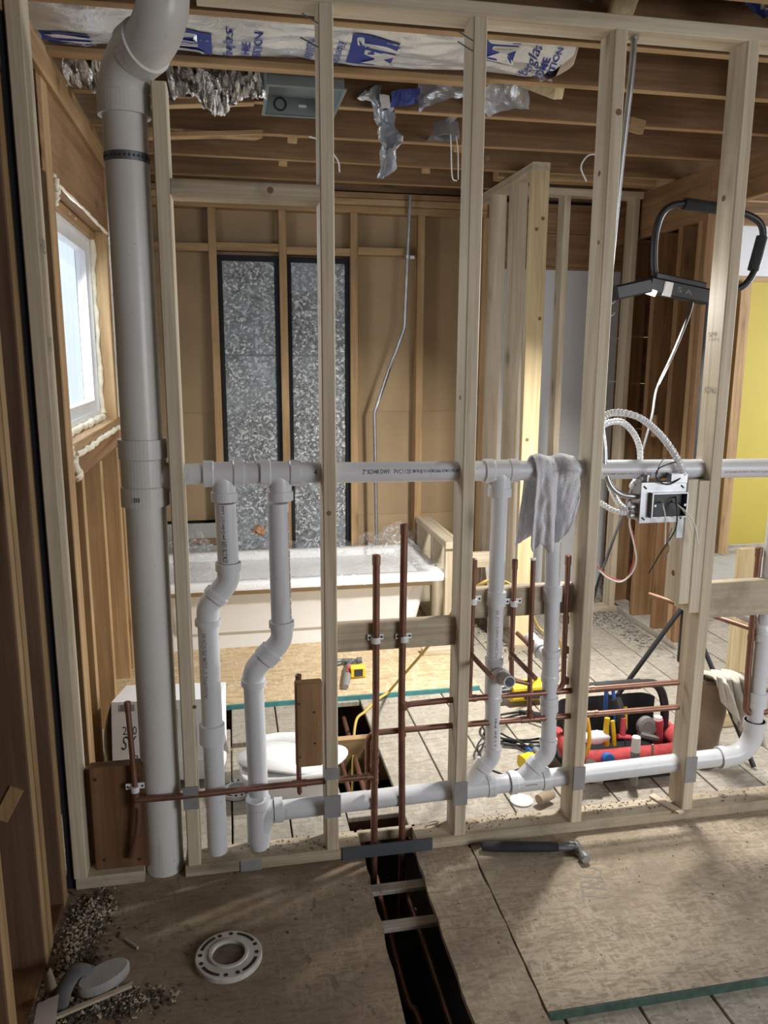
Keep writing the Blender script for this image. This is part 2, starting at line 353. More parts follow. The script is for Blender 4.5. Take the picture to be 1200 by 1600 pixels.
# ------------------------------------------------------------------ the setting: floor
floor = struct('floor')
PX0, PITCHX = 0.329, 0.194
def plank(x0, x1, y0, y1):
    MB().box((x0+.003, y0, -.038), (x1-.003, y1, -.018-.0015*R.random()), .002).build('plank', PLANKM, floor)
for k in range(-5, 29):
    x0 = PX0+k*PITCHX; x1 = x0+PITCHX
    if k == 0: plank(x0, x1, 1.16, 3.62); plank(x0, x1, .25, .30); continue
    if k == -2: plank(x0, x1, -3.4, .82); plank(x0, x1, .86, 3.62)
    elif k == -3: plank(x0, x1, -3.4, .99); plank(x0, x1, 1.21, 3.62)
    else: plank(x0, x1, -3.4, 1.9 if k > 8 else 3.62) if k <= 8 else (plank(x0, x1, -3.4, 1.9+.1*(k % 3)), plank(x0, x1, 1.91+.1*(k % 3), 3.62))
def jag(pts, axis, amp, n):
    out = []
    for a, b in zip(pts, pts[1:]+pts[:1]):
        out.append(a)
        if abs(a[axis]-b[axis]) < .03:
            for i in range(1, n):
                t = i/n; p = [a[0]+(b[0]-a[0])*t, a[1]+(b[1]-a[1])*t]; p[axis] += amp*(R.random()-.5); out.append(tuple(p))
    return out
MB().prism(jag([(-.62, -3.35), (.25, -3.35), (.338, -.55), (.346, -.02), (.346, .105), (-.62, .105)], 0, .007, 14), -.018, 0).build('plywood_sheet', PLYF, floor)
MB().prism(jag([(.492, -.715), (.672, -.70), (.684, -.03), (.686, .105), (.512, .105), (.508, -.02)], 0, .007, 14), -.018, 0).build('plywood_sheet', PLYR, floor)
right_sheet = MB().prism([(.677, -.672), (2.6, -.672), (2.6, .105), (.692, .105), (.690, -.03)], -.018, .001).build('plywood_sheet', PLYR, floor)
MB().box((.678, -.677, -.019), (2.6, -.669, .0016)).build('painted_edge', GREEN, floor)
MB().prism([(-.62, 1.185), (1.10, 1.185), (1.10, 2.6), (-.62, 2.6)], -.018, 0).build('strand_board_sheet', OSB, floor)
MB().box((-.62, 1.178, -.019), (1.10, 1.190, .002)).build('painted_edge', TEAL, floor)
# small sheets lying in the far room
MB().obox((3.75, 2.75, .006), (1.5, .9, .012), (0, .0, .12)).build('loose_sheet', plain('dusty_grey_sheet', (.40, .39, .36), .85, 0, .12), floor)
for (y0, y1) in ((-.118, -.080), (-.276, -.240)): board('flat_blocking', (.30, y0, -.054), (.56, y1, -.039), 'grey', floor, .002)
for i, (y0, y1) in enumerate(((-.90, -.86), (-1.4, -1.36), (.845, .883), (.36, .40), (-.70, -.66), (1.3, 1.34), (1.75, 1.79))):
    board('floor_joist', (-.65, y0, -.24), (5.6, y1, -.039), 'joist' if i != 2 else 'edge', floor, .002)
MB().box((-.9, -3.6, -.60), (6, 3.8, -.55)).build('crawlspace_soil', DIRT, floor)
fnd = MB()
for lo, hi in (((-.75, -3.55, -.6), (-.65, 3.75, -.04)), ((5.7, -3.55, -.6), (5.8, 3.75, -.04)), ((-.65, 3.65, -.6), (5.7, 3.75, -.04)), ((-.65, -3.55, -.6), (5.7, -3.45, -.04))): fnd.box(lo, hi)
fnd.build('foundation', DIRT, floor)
# print on the sheet
def on_floor(x, y, ang, L, H, z=.0016):
    c, s_ = math.cos(ang), math.sin(ang)
    return lambda u, v: (x+c*L*u-s_*H*v, y+s_*L*u+c*H*v, z)
lettering('TRU', on_floor(1.00, -.34, 1.25, .16, .075), INKG, floor, .0)
lettering('SHEATHING SPAN', on_floor(1.02, -.14, 1.9, .1, .016), INKG, floor)
lettering('(S) 23/32', on_floor(1.06, -.15, 1.9, .09, .02), INKG, floor)

# ------------------------------------------------------------------ stud wall in front
wf = struct('wall_front')
SX = {'A': -.1894, 'B': .2271, 'C': .6343, 'D': 1.0313, 'E': 1.4327, 'F': 1.839, 'G': 2.245}
for k, x in SX.items(): board('stud', (x, 0, .038), (x+.038, .089, 2.20 if k == 'A' else 2.407), 'new', wf)
board('stud', (-.514, 0, .038), (-.476, .089, 2.75), 'new', wf)
board('bottom_plate', (-.508, 0, 0), (-.317, .089, .038), 'newdirty', wf)
board('bottom_plate', (-.197, 0, 0), (.335, .089, .038), 'newdirty', wf)
board('bottom_plate', (.515, 0, 0), (2.7, .089, .038), 'newdirty', wf)
board('bottom_plate', (.325, .074, 0), (.525, .089, .038), 'newdirty', wf)
board('top_plate', (-.072, 0, 2.407), (2.7, .089, 2.445), 'new', wf)
board('blocking', (-.1514, 0, 1.936), (.2271, .089, 1.976), 'newdirty', wf)
board('blocking', (.265, .036, .666), (.634, .062, .757), 'newdirty', wf, .004)
board('blocking', (.672, .070, .735), (1.031, .105, .832), 'newdirty', wf, .004)
board('blocking', (1.471, .03, .703), (1.839, .065, .822), 'newdirty', wf, .002)
board('scab_board', (1.3555, 0, .768), (1.3935, .085, 1.168), 'new', wf)
board('scab_board', (1.3945, .0, .736), (1.4325, .085, 1.163), 'new', wf)
def steel(name, lo, hi, m=PLATEM): return MB().box(lo, hi).build(name, m, wf)
steel('nail_plate', (-.194, -.004, .225), (-.150, -.0005, .297))
steel('nail_plate', (.224, -.003, .276), (.268, -.0005, .314)); steel('nail_plate', (.222, -.004, .150), (.272, -.0005, .223))
steel('nail_plate', (.632, -.003, .145), (.675, -.0005, .225)); steel('nail_plate', (1.033, -.003, .155), (1.072, -.0005, .236)); steel('nail_plate', (1.432, -.003, .139), (1.473, -.0005, .231))
steel('plate_strap', (.276, -.006, .001), (.563, -.001, .042), TAPEM); steel('plate_strap', (-.035, -.004, .001), (.028, -.0008, .036), PLATEM)
# nails driven at an angle at the stud tops, and a sliver of wood on the sole plate
for (x, z, dx) in ((.2271, 2.37, -.04), (.2271, 2.315, -.045), (.634, 2.36, -.04), (.634, 2.335, -.04)):
    MB().sweep([(x+.004, .004, z-.012), (x+dx, .01, z+.012)], .0018, 6).build('bent_nail', DKSTEEL, wf)
# knots standing in the faces of the new timber
KNOT = plain('dark_knot', (.17, .095, .05), .7, 0, .35, 90)
def knot(p, d, r, par): MB().lathe(p, d, [(0, r), (.0008, r*.9), (.0010, .0005)], 14, caps=False).build('knot', KNOT, par)
for p, d, r in (((.098, -.0002, 1.957), (0, -1, 0), .0085), ((0.679, 0, 2.063), (0, -1, 0), .008), ((1.0311, .05, 2.05), (-1, 0, 0), .008), ((1.0311, .03, 1.86), (-1, 0, 0), .006), ((1.4326, .055, 2.0), (-1, 0, 0), .009), ((.243, -.0002, 1.10), (0, -1, 0), .007), ((.634, .045, 1.42), (-1, 0, 0), .007), ((1.055, -.0002, 2.2), (0, -1, 0), .009), ((-0.15, 0, 0.545), (0, -1, 0), .006), ((1.3553, .04, .86), (-1, 0, 0), .010)): knot(p, d, r, wf)
# stamps on the timber
def on_left(x, y0, z0, L, H, up=True):
    return (lambda u, v: (x-.0006, y0-H*v if not up else y0-L*u, z0+L*u if not up else z0+H*v))
lettering('SPF', on_left(SX['E'], .075, 1.60, .045, .014), INKG, wf); lettering('( HT )', on_left(SX['E'], .07, 1.585, .05, .012), INKG, wf)
lettering('KD', on_left(SX['E'], .07, 1.43, .03, .02), INKG, wf); lettering('No.2', on_left(SX['E'], .035, 1.43, .025, .02), INKG, wf)
on_right = lambda x, y0, z0, L, H: (lambda u, v: (x+.0006, y0+L*u, z0+H*v))
lettering('HB', on_right(-.476, .01, 1.79, .07, .035), INKG, wf); lettering('HT', on_right(-.476, .02, 1.545, .05, .035), INKG, wf)
lettering('SPF 2', lambda u, v: (SX['B']-.0006, .05-.016*v, 1.62+.07*u), INKG, wf)

# ------------------------------------------------------------------ left wall with the window
wl = struct('wall_left')
XI = -.53
for y0, y1, k in ((-.62, -.565, 'edge'), (-.302, -.262, 'edge'), (-.258, -.213, 'edge'), (-.069, -.020, 'edge'), (.452, .545, 'edge2'), (1.70, 1.775, 'edge2'), (2.15, 2.19, 'edge'), (-1.05, -1.0, 'edge'), (-1.45, -1.41, 'edge'), (-1.85, -1.81, 'edge'), (-2.25, -2.21, 'edge'), (-2.65, -2.61, 'edge')):
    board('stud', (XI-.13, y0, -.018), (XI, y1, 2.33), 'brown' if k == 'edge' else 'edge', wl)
MB().box((XI-.003, .012, .0), (XI+.0145, .03, 2.60)).build('black_strip', BLACKSHEET, wl)
for y0, y1 in ((-.62, -.565), (-.302, -.262), (-.258, -.213), (-.069, -.020)): MB().box((XI+.0002, y0+.003, -.018), (XI+.002, y1-.003, 2.33)).build('pale_edge_strip', W('edge', 2), wl)  # thin strips of paler wood along the inner stud edges
board('window_header', (XI-.05, .40, 2.065), (XI-.002, 1.775, 2.33), 'old', wl)
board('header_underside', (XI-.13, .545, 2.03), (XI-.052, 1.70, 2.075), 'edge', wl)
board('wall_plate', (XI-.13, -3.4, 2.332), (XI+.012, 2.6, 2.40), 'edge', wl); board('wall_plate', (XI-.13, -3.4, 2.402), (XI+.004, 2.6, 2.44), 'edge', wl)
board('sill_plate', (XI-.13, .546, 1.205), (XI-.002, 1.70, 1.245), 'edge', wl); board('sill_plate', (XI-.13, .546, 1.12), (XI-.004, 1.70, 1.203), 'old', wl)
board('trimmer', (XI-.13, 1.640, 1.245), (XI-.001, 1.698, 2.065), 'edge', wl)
for y0, y1 in ((.68, .728), (1.09, 1.145), (1.58, 1.64)): board('cripple_stud', (XI-.12, y0, -.018), (XI-.002, y1, 1.12), 'edge', wl, .002)
for z0, z1 in ((-.02, .31), (.312, .64), (.642, .93), (.932, 1.22)): board('sheathing_board', (XI-.15, .4, z0), (XI-.131, 2.6, z1), 'old', wl, .001)
for z0, z1 in ((2.08, 2.26), (2.262, 2.44)): board('sheathing_board', (XI-.15, .4, z0), (XI-.131, 2.6, z1), 'dark', wl, .001)
for z0, z1 in ((1.222, 1.5), (1.502, 1.79), (1.792, 2.078)): board('sheathing_board', (XI-.15, 1.71, z0), (XI-.131, 2.6, z1), 'old', wl, .001)
for i in range(8): board('sheathing_board', (XI-.15, -3.4, -.02+i*.308), (XI-.131, -.015, .286+i*.308), 'dark', wl, .001)
MB().box((XI-.125, -.015, -.02), (XI-.115, .45, 2.44)).build('gap_shade_panel', BLACKSHEET, wl)  # black panel puts the shade of the empty gap into its colour
board('sole_plate', (XI-.13, -3.4, -.03), (XI, .0, .012), 'dark', wl)
MB().obox((XI-.05, -.304, .47), (.035, .006, .09), (0, .5, 0), .002).build('split_wood', W('edge', 2), wl)
# torn bits of paper left on the sheathing below the window
for (y, z, h) in ((1.28, 1.02, .16), (1.36, .88, .09), (1.62, .93, .06), (1.5, .62, .05)):
    MB().grid(lambda u, v: (XI-.10+.05*v*math.sin(2+v*3), y+.05*(u-.5)*(1-v*.8), z+h*(v-.5)+.02*math.sin(u*7)), 4, 5).build('torn_paper', FOAM, wl)

win = struct('window_1')
WX = -.60
def frame_rect(mb, x0, x1, y0, y1, z0, z1, t):
    mb.box((x0, y0, z0), (x1, y1, z0+t)).box((x0, y0, z1-t), (x1, y1, z1)).box((x0, y0, z0+t), (x1, y0+t, z1-t)).box((x0, y1-t, z0+t), (x1, y1, z1-t)); return mb
frame_rect(MB(), -.66, WX, .58, 1.635, 1.262, 2.045, .028).build('window_frame', VINYL, win)
frame_rect(MB(), -.65, -.612, .608, 1.607, 1.29, 2.017, .045).build('sash', VINYL, win)
m, t_, b_ = nt('window_glass'); b_.inputs['Base Color'].default_value = (.9, .95, 1, 1)
tr = t_.nodes.new('ShaderNodeBsdfTransparent'); ms = t_.nodes.new('ShaderNodeMixShader'); ms.inputs[0].default_value = .10; b_.inputs['Roughness'].default_value = .05
t_.links.new(tr.outputs[0], ms.inputs[1]); t_.links.new(b_.outputs[0], ms.inputs[2]); t_.links.new(ms.outputs[0], t_.nodes['Material Output'].inputs[0]); GLASS = m
MB().box((-.636, .653, 1.335), (-.632, 1.562, 1.972)).build('pane', GLASS, win)
def foam_line(pts, r):
    P = smooth_path(pts, 9); P = [p+Vector((R.uniform(-1, 1), R.uniform(-1, 1), R.uniform(-1, 1)))*r*.35 for p in P]
    MB().sweep(P, [r*R.uniform(.7, 1.35) for _ in P], 8).build('spray_foam', FOAM, win)
foam_line([(-.545, .56, 1.24), (-.535, .56, 1.17), (-.528, .59, 1.13)], .016)
foam_line([(-.53, .60, 1.205), (-.528, .85, 1.206), (-.528, 1.1, 1.207), (-.528, 1.4, 1.206), (-.53, 1.68, 1.206)], .010)
foam_line([(-.592, .62, 1.256), (-.592, 1.0, 1.258), (-.592, 1.35, 1.256), (-.592, 1.62, 1.258)], .014)
foam_line([(-.594, 1.635, 1.27), (-.594, 1.632, 1.5), (-.594, 1.636, 1.75), (-.594, 1.634, 2.03)], .012)
foam_line([(-.53, 1.694, 1.25), (-.531, 1.696, 1.55), (-.53, 1.695, 1.8), (-.53, 1.698, 2.05)], .008)
foam_line([(-.53, .62, 2.062), (-.53, 1.1, 2.064), (-.53, 1.68, 2.064)], .006)
foam_line([(-.592, .62, 2.05), (-.592, 1.1, 2.05), (-.592, 1.62, 2.05)], .008)
foam_line([(-.535, .548, 2.08), (-.525, .55, 2.05), (-.535, .565, 2.0)], .010)
foam_line([(-.6, .585, 1.28), (-.6, .582, 1.5), (-.6, .585, 1.8), (-.6, .585, 2.03)], .015)
sil = struct('exterior')
for i in range(40): MB().box((-2.6, -3+i*.45, .1), (-2.55, -3+i*.45+.44, 3.6)).build('siding_board', SIDING, sil)

# ------------------------------------------------------------------ back wall
wb = struct('wall_back')
YB = 2.5
MB().box((-.62, 2.613, -.05), (2.44, 2.622, 2.7)).build('light_stop_sheet', BLACKSHEET, wb)  # black sheet added behind the boards to stop daylight at the seams
for x in (-.527, -.105, .283, .690, 1.085, 1.48): board('stud', (x, YB, -.018), (x+.043, YB+.09, 2.33), 'edge', wb, .002)
for x0, x1 in ((-.55, .262), (.263, 1.095), (1.096, 1.50)):
    for z0, z1 in (((-.02, .56), (.561, 1.20), (1.201, 2.34)) if x0 > -.5 else ((.56, 1.20), (1.201, 2.34))):
        MB().box((x0, YB+.091, z0), (x1, YB+.103, z1)).build('fibreboard_sheet', FIBER, wb)
for x0, x1, z in ((-.48, -.106, 2.10), (-.061, .282, 2.107), (.327, .689, 2.095), (.734, 1.03, 2.105)): board('blocking', (x0, YB, z), (x1, YB+.088, z+.042), 'edge', wb, .002)
board('wall_plate', (-.6, YB-.002, 2.332), (1.5, YB+.09, 2.37), 'edge', wb); board('wall_plate', (-.6, YB, 2.372), (1.5, YB+.09, 2.41), 'edge', wb); board('wall_plate', (-.6, YB+.004, 2.412), (1.5, YB+.09, 2.444), 'old', wb)
for i in range(2):
    for j in range(2): MB().box((-.49+.2*i, YB+.02, .12+.22*j), (-.294+.2*i, YB+.03, .335+.22*j), .002).build('wall_tile', plain('grey_tile', (.30, .30, .29), .5, 0, .08), wb)
board('brown_batten', (-.27, YB+.0, .43), (-.107, YB+.018, .465), 'dark', wb, .002)
for i, (z0, z1) in enumerate(((2.075, 2.27), (2.273, 2.44), (2.06, 2.0735))): board('wall_board', (1.5, YB+.09, z0), (2.44, YB+.112, z1), 'old', wb, .001)
MB().box((1.5, YB+.10, -.018), (2.44, YB+.112, 2.058)).build('drywall_sheet', DRYW, wb)
# galvanised duct risers between the studs
def duct(x0, x1, label, rust):
    o = thing('sheet_metal_duct', (x0, YB+.03, 0), label, 'duct')
    frame_rect2 = MB(); 
    for lo, hi in (((x0, YB+.03, .2), (x0+.022, YB+.088, 2.085)), ((x1-.022, YB+.03, .2), (x1, YB+.088, 2.085)), ((x0+.022, YB+.03, 2.055), (x1-.022, YB+.088, 2.085))): frame_rect2.box(lo, hi)
    frame_rect2.build('black_surround', BLACKSHEET, o)
    MB().box((x0+.023, YB+.045, 1.535), (x1-.023, YB+.087, 2.054), .002).build('panel', GALV, o); MB().box((x0+.023, YB+.045, .2), (x1-.023, YB+.087, 1.531), .002).build('panel', GALV, o)
    MB().box((x0+.024, YB+.041, 1.528), (x1-.024, YB+.046, 1.538)).build('drive_cleat', DKSTEEL, o)
    if rust:
        MB().grid(lambda u, v: ((x0+x1)/2+.02+.055*(u-.5)+.02*math.sin(9*v), YB+.043-.006*math.sin(3.1*u)*math.sin(3.1*v)*(1+.5*math.sin(17*u+9*v)), .47+.05*v+.014*math.sin(7*u)), 10, 8).build('rust_patch', duct_rust(), o)
    return o
duct(-.060, .281, 'spangled galvanised duct in black surround with a flaking rust patch, between two studs', True)
duct(.328, .688, 'clean spangled galvanised duct in black surround, partly behind a pale front stud', False)
c = MB().sweep(arc_path((1.028, 2.46, 2.43), (1.005, 2.47, 1.70), (.915, 2.47, 1.46), .10)+arc_path((.915, 2.47, 1.46), (.826, 2.47, 1.20), (.843, 2.47, .36), .10), .0105, 12)
emt = thing('bent_conduit', (1.0, 2.46, 2.4), 'bent steel conduit running down the brown board wall beside the ducts', 'conduit')
c.build('tube', STEEL, emt); MB().lathe((1.0165, 2.462, 2.085), (0, 0, 1), [(0, .012), (.0, .014), (.018, .014), (.018, .012)], 12).box((1.0, 2.475, 2.085), (1.06, 2.498, 2.103)).build('strap', STEEL, emt)

# ------------------------------------------------------------------ framing of the closet behind, the wall on the right and the room beyond
wm = struct('wall_middle')
board('stud', (1.433, 1.62, -.018+.038), (1.522, 1.658, 2.407), 'yellow', wm)
board('top_plate', (1.433, 1.62, 2.407), (1.522, 2.5, 2.445), 'new', wm); board('bottom_plate', (1.433, 1.62, -.018), (1.522, 2.5, .02), 'newdirty', wm)
for y in (1.90, 2.22): board('stud', (1.433, y, .02), (1.522, y+.038, 2.407), 'new', wm)
board('top_plate', (1.522, 2.15, 2.407), (2.315, 2.239, 2.445), 'new', wm)
board('stud', (1.83, 2.15, .02), (1.868, 2.239, 2.407), 'new', wm); board('stud', (2.245, 2.15, .02), (2.283, 2.239, 2.407), 'new', wm)
board('bottom_plate', (1.85, 2.15, -.018), (2.315, 2.239, .02), 'newdirty', wm)
board('pony_wall_plate', (1.095, 1.80, .520), (1.184, 2.5, .558), 'new', wm)
for y in (1.82, 2.10, 2.45): board('pony_wall_stud', (1.10, y, .02), (1.18, y+.036, .52), 'new', wm)
board('pony_wall_sole', (1.095, 1.80, -.018), (1.184, 2.5, .02), 'newdirty', wm)
board('loose_beam', (1.40, 2.02, 2.45), (2.3, 2.11, 2.52), 'edge', wm, .01)
for p in ((1.495, 1.6198, 2.19), (1.465, 1.6198, 2.14), (1.50, 1.6198, 1.72), (1.46, 1.6198, 1.12)): knot(p, (0, -1, 0), .009, wm)
wr = struct('wall_right')
for y0, y1, k in ((2.26, 2.30, 'old'), (1.96, 2.0, 'old'), (1.72, 1.76, 'old'), (1.50, 1.54, 'old'), (1.545, 1.585, 'edge')): board('stud', (2.30, y0, .02), (2.42, y1, 2.2), k, wr)
board('header_beam', (2.30, 1.5, 2.2), (2.345, 2.6, 2.44), 'old', wr, .002); board('header_beam', (2.30, -.2, 2.24), (2.345, 1.498, 2.44), 'old', wr, .002)
board('sole_plate', (2.30, 1.50, -.018), (2.42, 2.6, .02), 'grey', wr)
for i in range(9): board('sheathing_board', (2.42, 1.50, .02+i*.272), (2.436, 2.6, .02+i*.272+.269), 'dark', wr, .001)
board('wood_offcut', (2.285, 1.83, 1.10), (2.30, 1.865, 1.22), 'edge', wr, .002)
board('pale_post', (2.40, 1.15, -.018), (2.489, 1.188, .62), 'yellow', wr)
wy = struct('wall_far')
MB().box((2.9, 3.45, .03), (5.8, 3.47, 2.10)).build('painted_panel', YWALL, wy); MB().box((2.9, 3.44, 2.14), (5.8, 3.47, 2.75)).build('upper_panel', DRYW, wy)
board('rail', (2.9, 3.43, 2.10), (5.8, 3.47, 2.14), 'edge', wy); board('baseboard', (3.9, 3.435, -.03), (5.8, 3.45, .035), 'grey', wy)
board('casing', (3.81, 3.38, -.02), (3.90, 3.43, 2.10), 'edge', wy)
MB().box((5.75, -3.4, -.02), (5.8, .8, 2.7)).box((5.75, 2.6, -.02), (5.8, 3.47, 2.7)).box((5.75, .8, -.02), (5.8, 2.6, .9)).box((5.75, .8, 2.3), (5.8, 2.6, 2.7)).build('end_panel', DRYW, wy)
wn = struct('wall_near')
MB().box((-.68, -3.45, -.02), (2.2, -3.4, 2.7)).box((4.0, -3.45, -.02), (5.8, -3.4, 2.7)).box((2.2, -3.45, -.02), (4.0, -3.4, .8)).box((2.2, -3.45, 2.2), (4.0, -3.4, 2.7)).build('drywall_sheet', DRYW, wn)

# ------------------------------------------------------------------ ceiling
ce = struct('ceiling')
JY = (-3.3, -2.9, -2.5, -2.1, -1.7, -1.35, -.95, -.55, -.17, .205, .560, .965, 1.395, 1.825, 2.25, 2.62, 3.05)
for i, y in enumerate(JY): board('joist', (-.66, y, 2.446), (6.0, y+.04, 2.65), 'joist', ce, .002)
for y in JY[6:]: MB().box((-.60, y+.002, 2.4445), (5.7, y+.038, 2.4455)).build('pale_edge_strip', W('edge', 0), ce)  # paler wood strip under each joist
board('rim_board', (-.6, 2.54, 2.456), (2.44, 2.58, 2.65), 'joist', ce, .002)
for i in range(34): board('subfloor_board', (-.66+i*.196, -3.45, 2.651), (-.466+i*.196-.004, 3.6, 2.672), 'dark', ce, .001)
board('furring_strip', (-.53, .550, 2.424), (.86, .594, 2.445), 'edge', ce, .002)
for x, y in ((-.32, 1.43), (.28, 1.43), (1.02, 1.0), (1.02, 1.43), (.98, 1.865), (.27, 1.865)):
    if y > 1.0: MB().beam((x, y+.02, 2.47), (x+.05, y+.37, 2.63), .04, .09, (1, 0, 0)).build('bridging', W('edge', 1), ce)
MB().beam((1.14, .62, 2.46), (1.02, .95, 2.63), .04, .09, (1, 0, 0)).build('bridging', W('yellow', 1), ce)
MB().beam((1.05, -.13, 2.6), (1.12, .2, 2.47), .04, .09, (1, 0, 0)).build('bridging', W('yellow', 1), ce)
for x0, x1, y, z, dz in ((-.42, .0, .945, 2.40, .03), (-.4, .05, 1.37, 2.405, .025)):
    MB().beam((x0, y, z-.01), (x1+.1, y+.01, z+dz+.01), .05, .02, (0, 1, 0)).build('split_lath', W('edge', 0), ce)
for x, y, z in ((.02, 1.36, 2.43), (-.05, 1.38, 2.44)):
    MB().prism([(x-.12, y), (x+.13, y), (x+.10, y+.05), (x-.07, y+.05)], z-.012, z).build('split_lath', W('edge', 0), ce)
MB().obox((1.60, .95, 2.44), (.07, .03, .05), (.2, .1, .2)).build('wood_offcut', W('edge', 0), ce)

# ------------------------------------------------------------------ white drain and vent piping
R2, H2 = .0300, .0372
def hubs(mb, p, d, L, r, rh, n=28):
    mb.lathe(p, d, [(0, r*.98), (0, rh), (L, rh), (L, r*.98)], n)
def pipe(par, p0, p1, r=R2, m=PVC, name='pipe', **k):
    p0, p1 = Vector(p0), Vector(p1); return MB().sweep([p0+(p1-p0)*(i/6) for i in range(7)], r, 28).build(name, m, par, **k)
def coupling(par, p0, p1, rh=H2, m=PVC2):
    d = Vector(p1)-Vector(p0); L = d.length
    return MB().lathe(p0, d, [(0, rh-.004), (.001, rh), (L*.48, rh), (L*.49, rh-.001), (L*.52, rh-.001), (L*.53, rh), (L-.001, rh), (L, rh-.004)], 28).build('coupling', m, par)
def tee(par, c, ax, br, r=.0335, rh=H2, half=.055, hl=.026, bl=.078, sweepside=-1, m=PVC2):
    c, ax, br = Vector(c), Vector(ax).normalized(), Vector(br).normalized(); mb = MB()
    mb.lathe(c-ax*half, ax, [(0, r*.9), (0, rh), (hl, rh), (hl+.003, r), (2*half-hl-.003, r), (2*half-hl, rh), (2*half, rh), (2*half, r*.9)], 28)
    mb.sweep(arc_path(c+ax*sweepside*(half-hl), c, c+br*(bl-hl+.002), .045), r*.98, 24)
    hubs(mb, c+br*(bl-hl), br, hl, r, rh); return mb.build('tee_fitting', m, par)
def elbow(par, a, c, b, r=.0325, rh=H2, hl=.024, ha=True, hb=True, m=PVC2, rad=.06, name='elbow_fitting'):
    a, c, b = Vector(a), Vector(c), Vector(b); mb = MB().sweep(arc_path(a, c, b, rad), r, 24)
    if ha: hubs(mb, a, c-a, hl, r, rh)
    if hb: hubs(mb, b, c-b, hl, r, rh)
    return mb.build(name, m, par)

st = thing('soil_stack', (-.261, .068, 0), 'thick grey white soil stack rising beside the window to a double bend under the ceiling', 'soil stack')
SK = (-.261, .068)
pipe(st, (*SK, -.25), (*SK, 1.16), .0555, PVCD); pipe(st, (*SK, 1.27), (*SK, 2.165), .0555, PVCD)
mb = MB().lathe((*SK, 1.128), (0, 0, 1), [(0, .056), (0, .0655), (.052, .0655), (.056, .0615), (.128, .0615), (.132, .0655), (.184, .0655), (.184, .056)], 40)
mb.sweep([(-.225, .066, 1.206), (-.172, .062, 1.206)], .040, 24); mb.build('side_inlet_tee', PVCD, st)
K1, K2 = Vector((-.259, .066, 2.252)), Vector((-0.148, -0.065, 2.291)); KM = K1.lerp(K2, .55); KD = (K2-K1).normalized()
mb = MB().lathe((*SK, 2.13), (0, 0, 1), [(0, .056), (0, .0655), (.05, .0655), (.054, .063)], 40, caps=False).sweep(arc_path((*SK, 2.17), K1, KM, .11, 10), .063, 32)
mb.lathe(KM-KD*.012, KD, [(-.026, .062), (-.024, .0672), (.020, .0672), (.022, .058)], 36); mb.build('elbow_fitting', PVCD, st)
mb = MB().sweep(arc_path(KM, K2, K2+Vector((.004, 0, .11)), .10, 10), .061, 32).lathe(K2+Vector((.003, 0, .085)), (0, 0, 1), [(0, .061), (0, .0655), (.05, .0655), (.05, .056)], 36); mb.build('elbow_fitting', PVCD, st)
pipe(st, K2+Vector((.004, 0, .12)), K2+Vector((.004, 0, .5)), .0555, PVCD)
mb = MB().lathe((*SK, 2.018), (0, 0, 1), [(0, .0562), (0, .0572), (.022, .0572), (.022, .0562)], 36); sp = mb.build('hanger_strap', DKSTEEL, st)
mb = MB()
for i in range(15):
    a = math.pi*(1.05+.9*i/14); p = Vector((SK[0]+.0573*math.cos(a), SK[1]+.0573*math.sin(a), 2.029)); mb.lathe(p, (math.cos(a), math.sin(a), 0), [(0, .0035), (.0006, .0035)], 8)
mb.build('strap_holes', INK, sp); sp.children[0]['kind'] = 'stuff'
lettering('III', on_pipe((-.285, .068, 1.152), (-.27, .068, 1.152), .0657, .0, .012), INK, st)

dp = thing('drain_piping', (.4, .06, 0), 'white plastic vent and drain pipework glued in one run through the stud wall', 'pipework')
VX = lambda x, d=0: (x, .06, 1.2125-.0125*(x+.15)+d)
for x0, x1 in ((-.20, -.05), (-.03, .10), (.13, .76), (.79, .93), (.96, 2.8)): pipe(dp, VX(x0), VX(x1))
tee(dp, VX(-.046), (1, 0, -.0125), (0, 0, -1)); tee(dp, VX(.111), (1, 0, -.0125), (0, 0, -1))
tee(dp, VX(.770), (1, 0, -.0125), (0, 0, -1), half=.052, rh=.036); tee(dp, VX(.942), (1, 0, -.0125), (0, 0, -1), half=.052, rh=.036)
coupling(dp, VX(-.098), VX(-.094), .0345)
coupling(dp, VX(.965), VX(1.012), .036)
lettering('2" SCH40 DWV', on_pipe(VX(.345), VX(.425), R2, .18, .013), INK, dp, .012); lettering('PVC1120', on_pipe(VX(.437), VX(.487), R2, .17, .012), INK, dp)
lettering('280 PSI @ 73 F ASTM D2665 ASTM D1785 NSF', on_pipe(VX(.491), VX(.633), R2, .16, .012), INK, dp, .008)
lettering('SCH40 DWV PVC1120 280 PSI @ 73 F ASTM', on_pipe(VX(1.09), VX(1.36), R2, -.35, .010), INKR, dp)
lettering('SCH40 DWV PVC1120 280 PSI @ 73 F ASTM', on_pipe(VX(1.50), VX(1.80), R2, -.3, .010), INKR, dp)
lettering('4', on_pipe(VX(.205), VX(.215), R2, .2, .016), INK, dp); lettering('IN', on_pipe(VX(.745), VX(.757), R2, .2, .016), INK, dp)

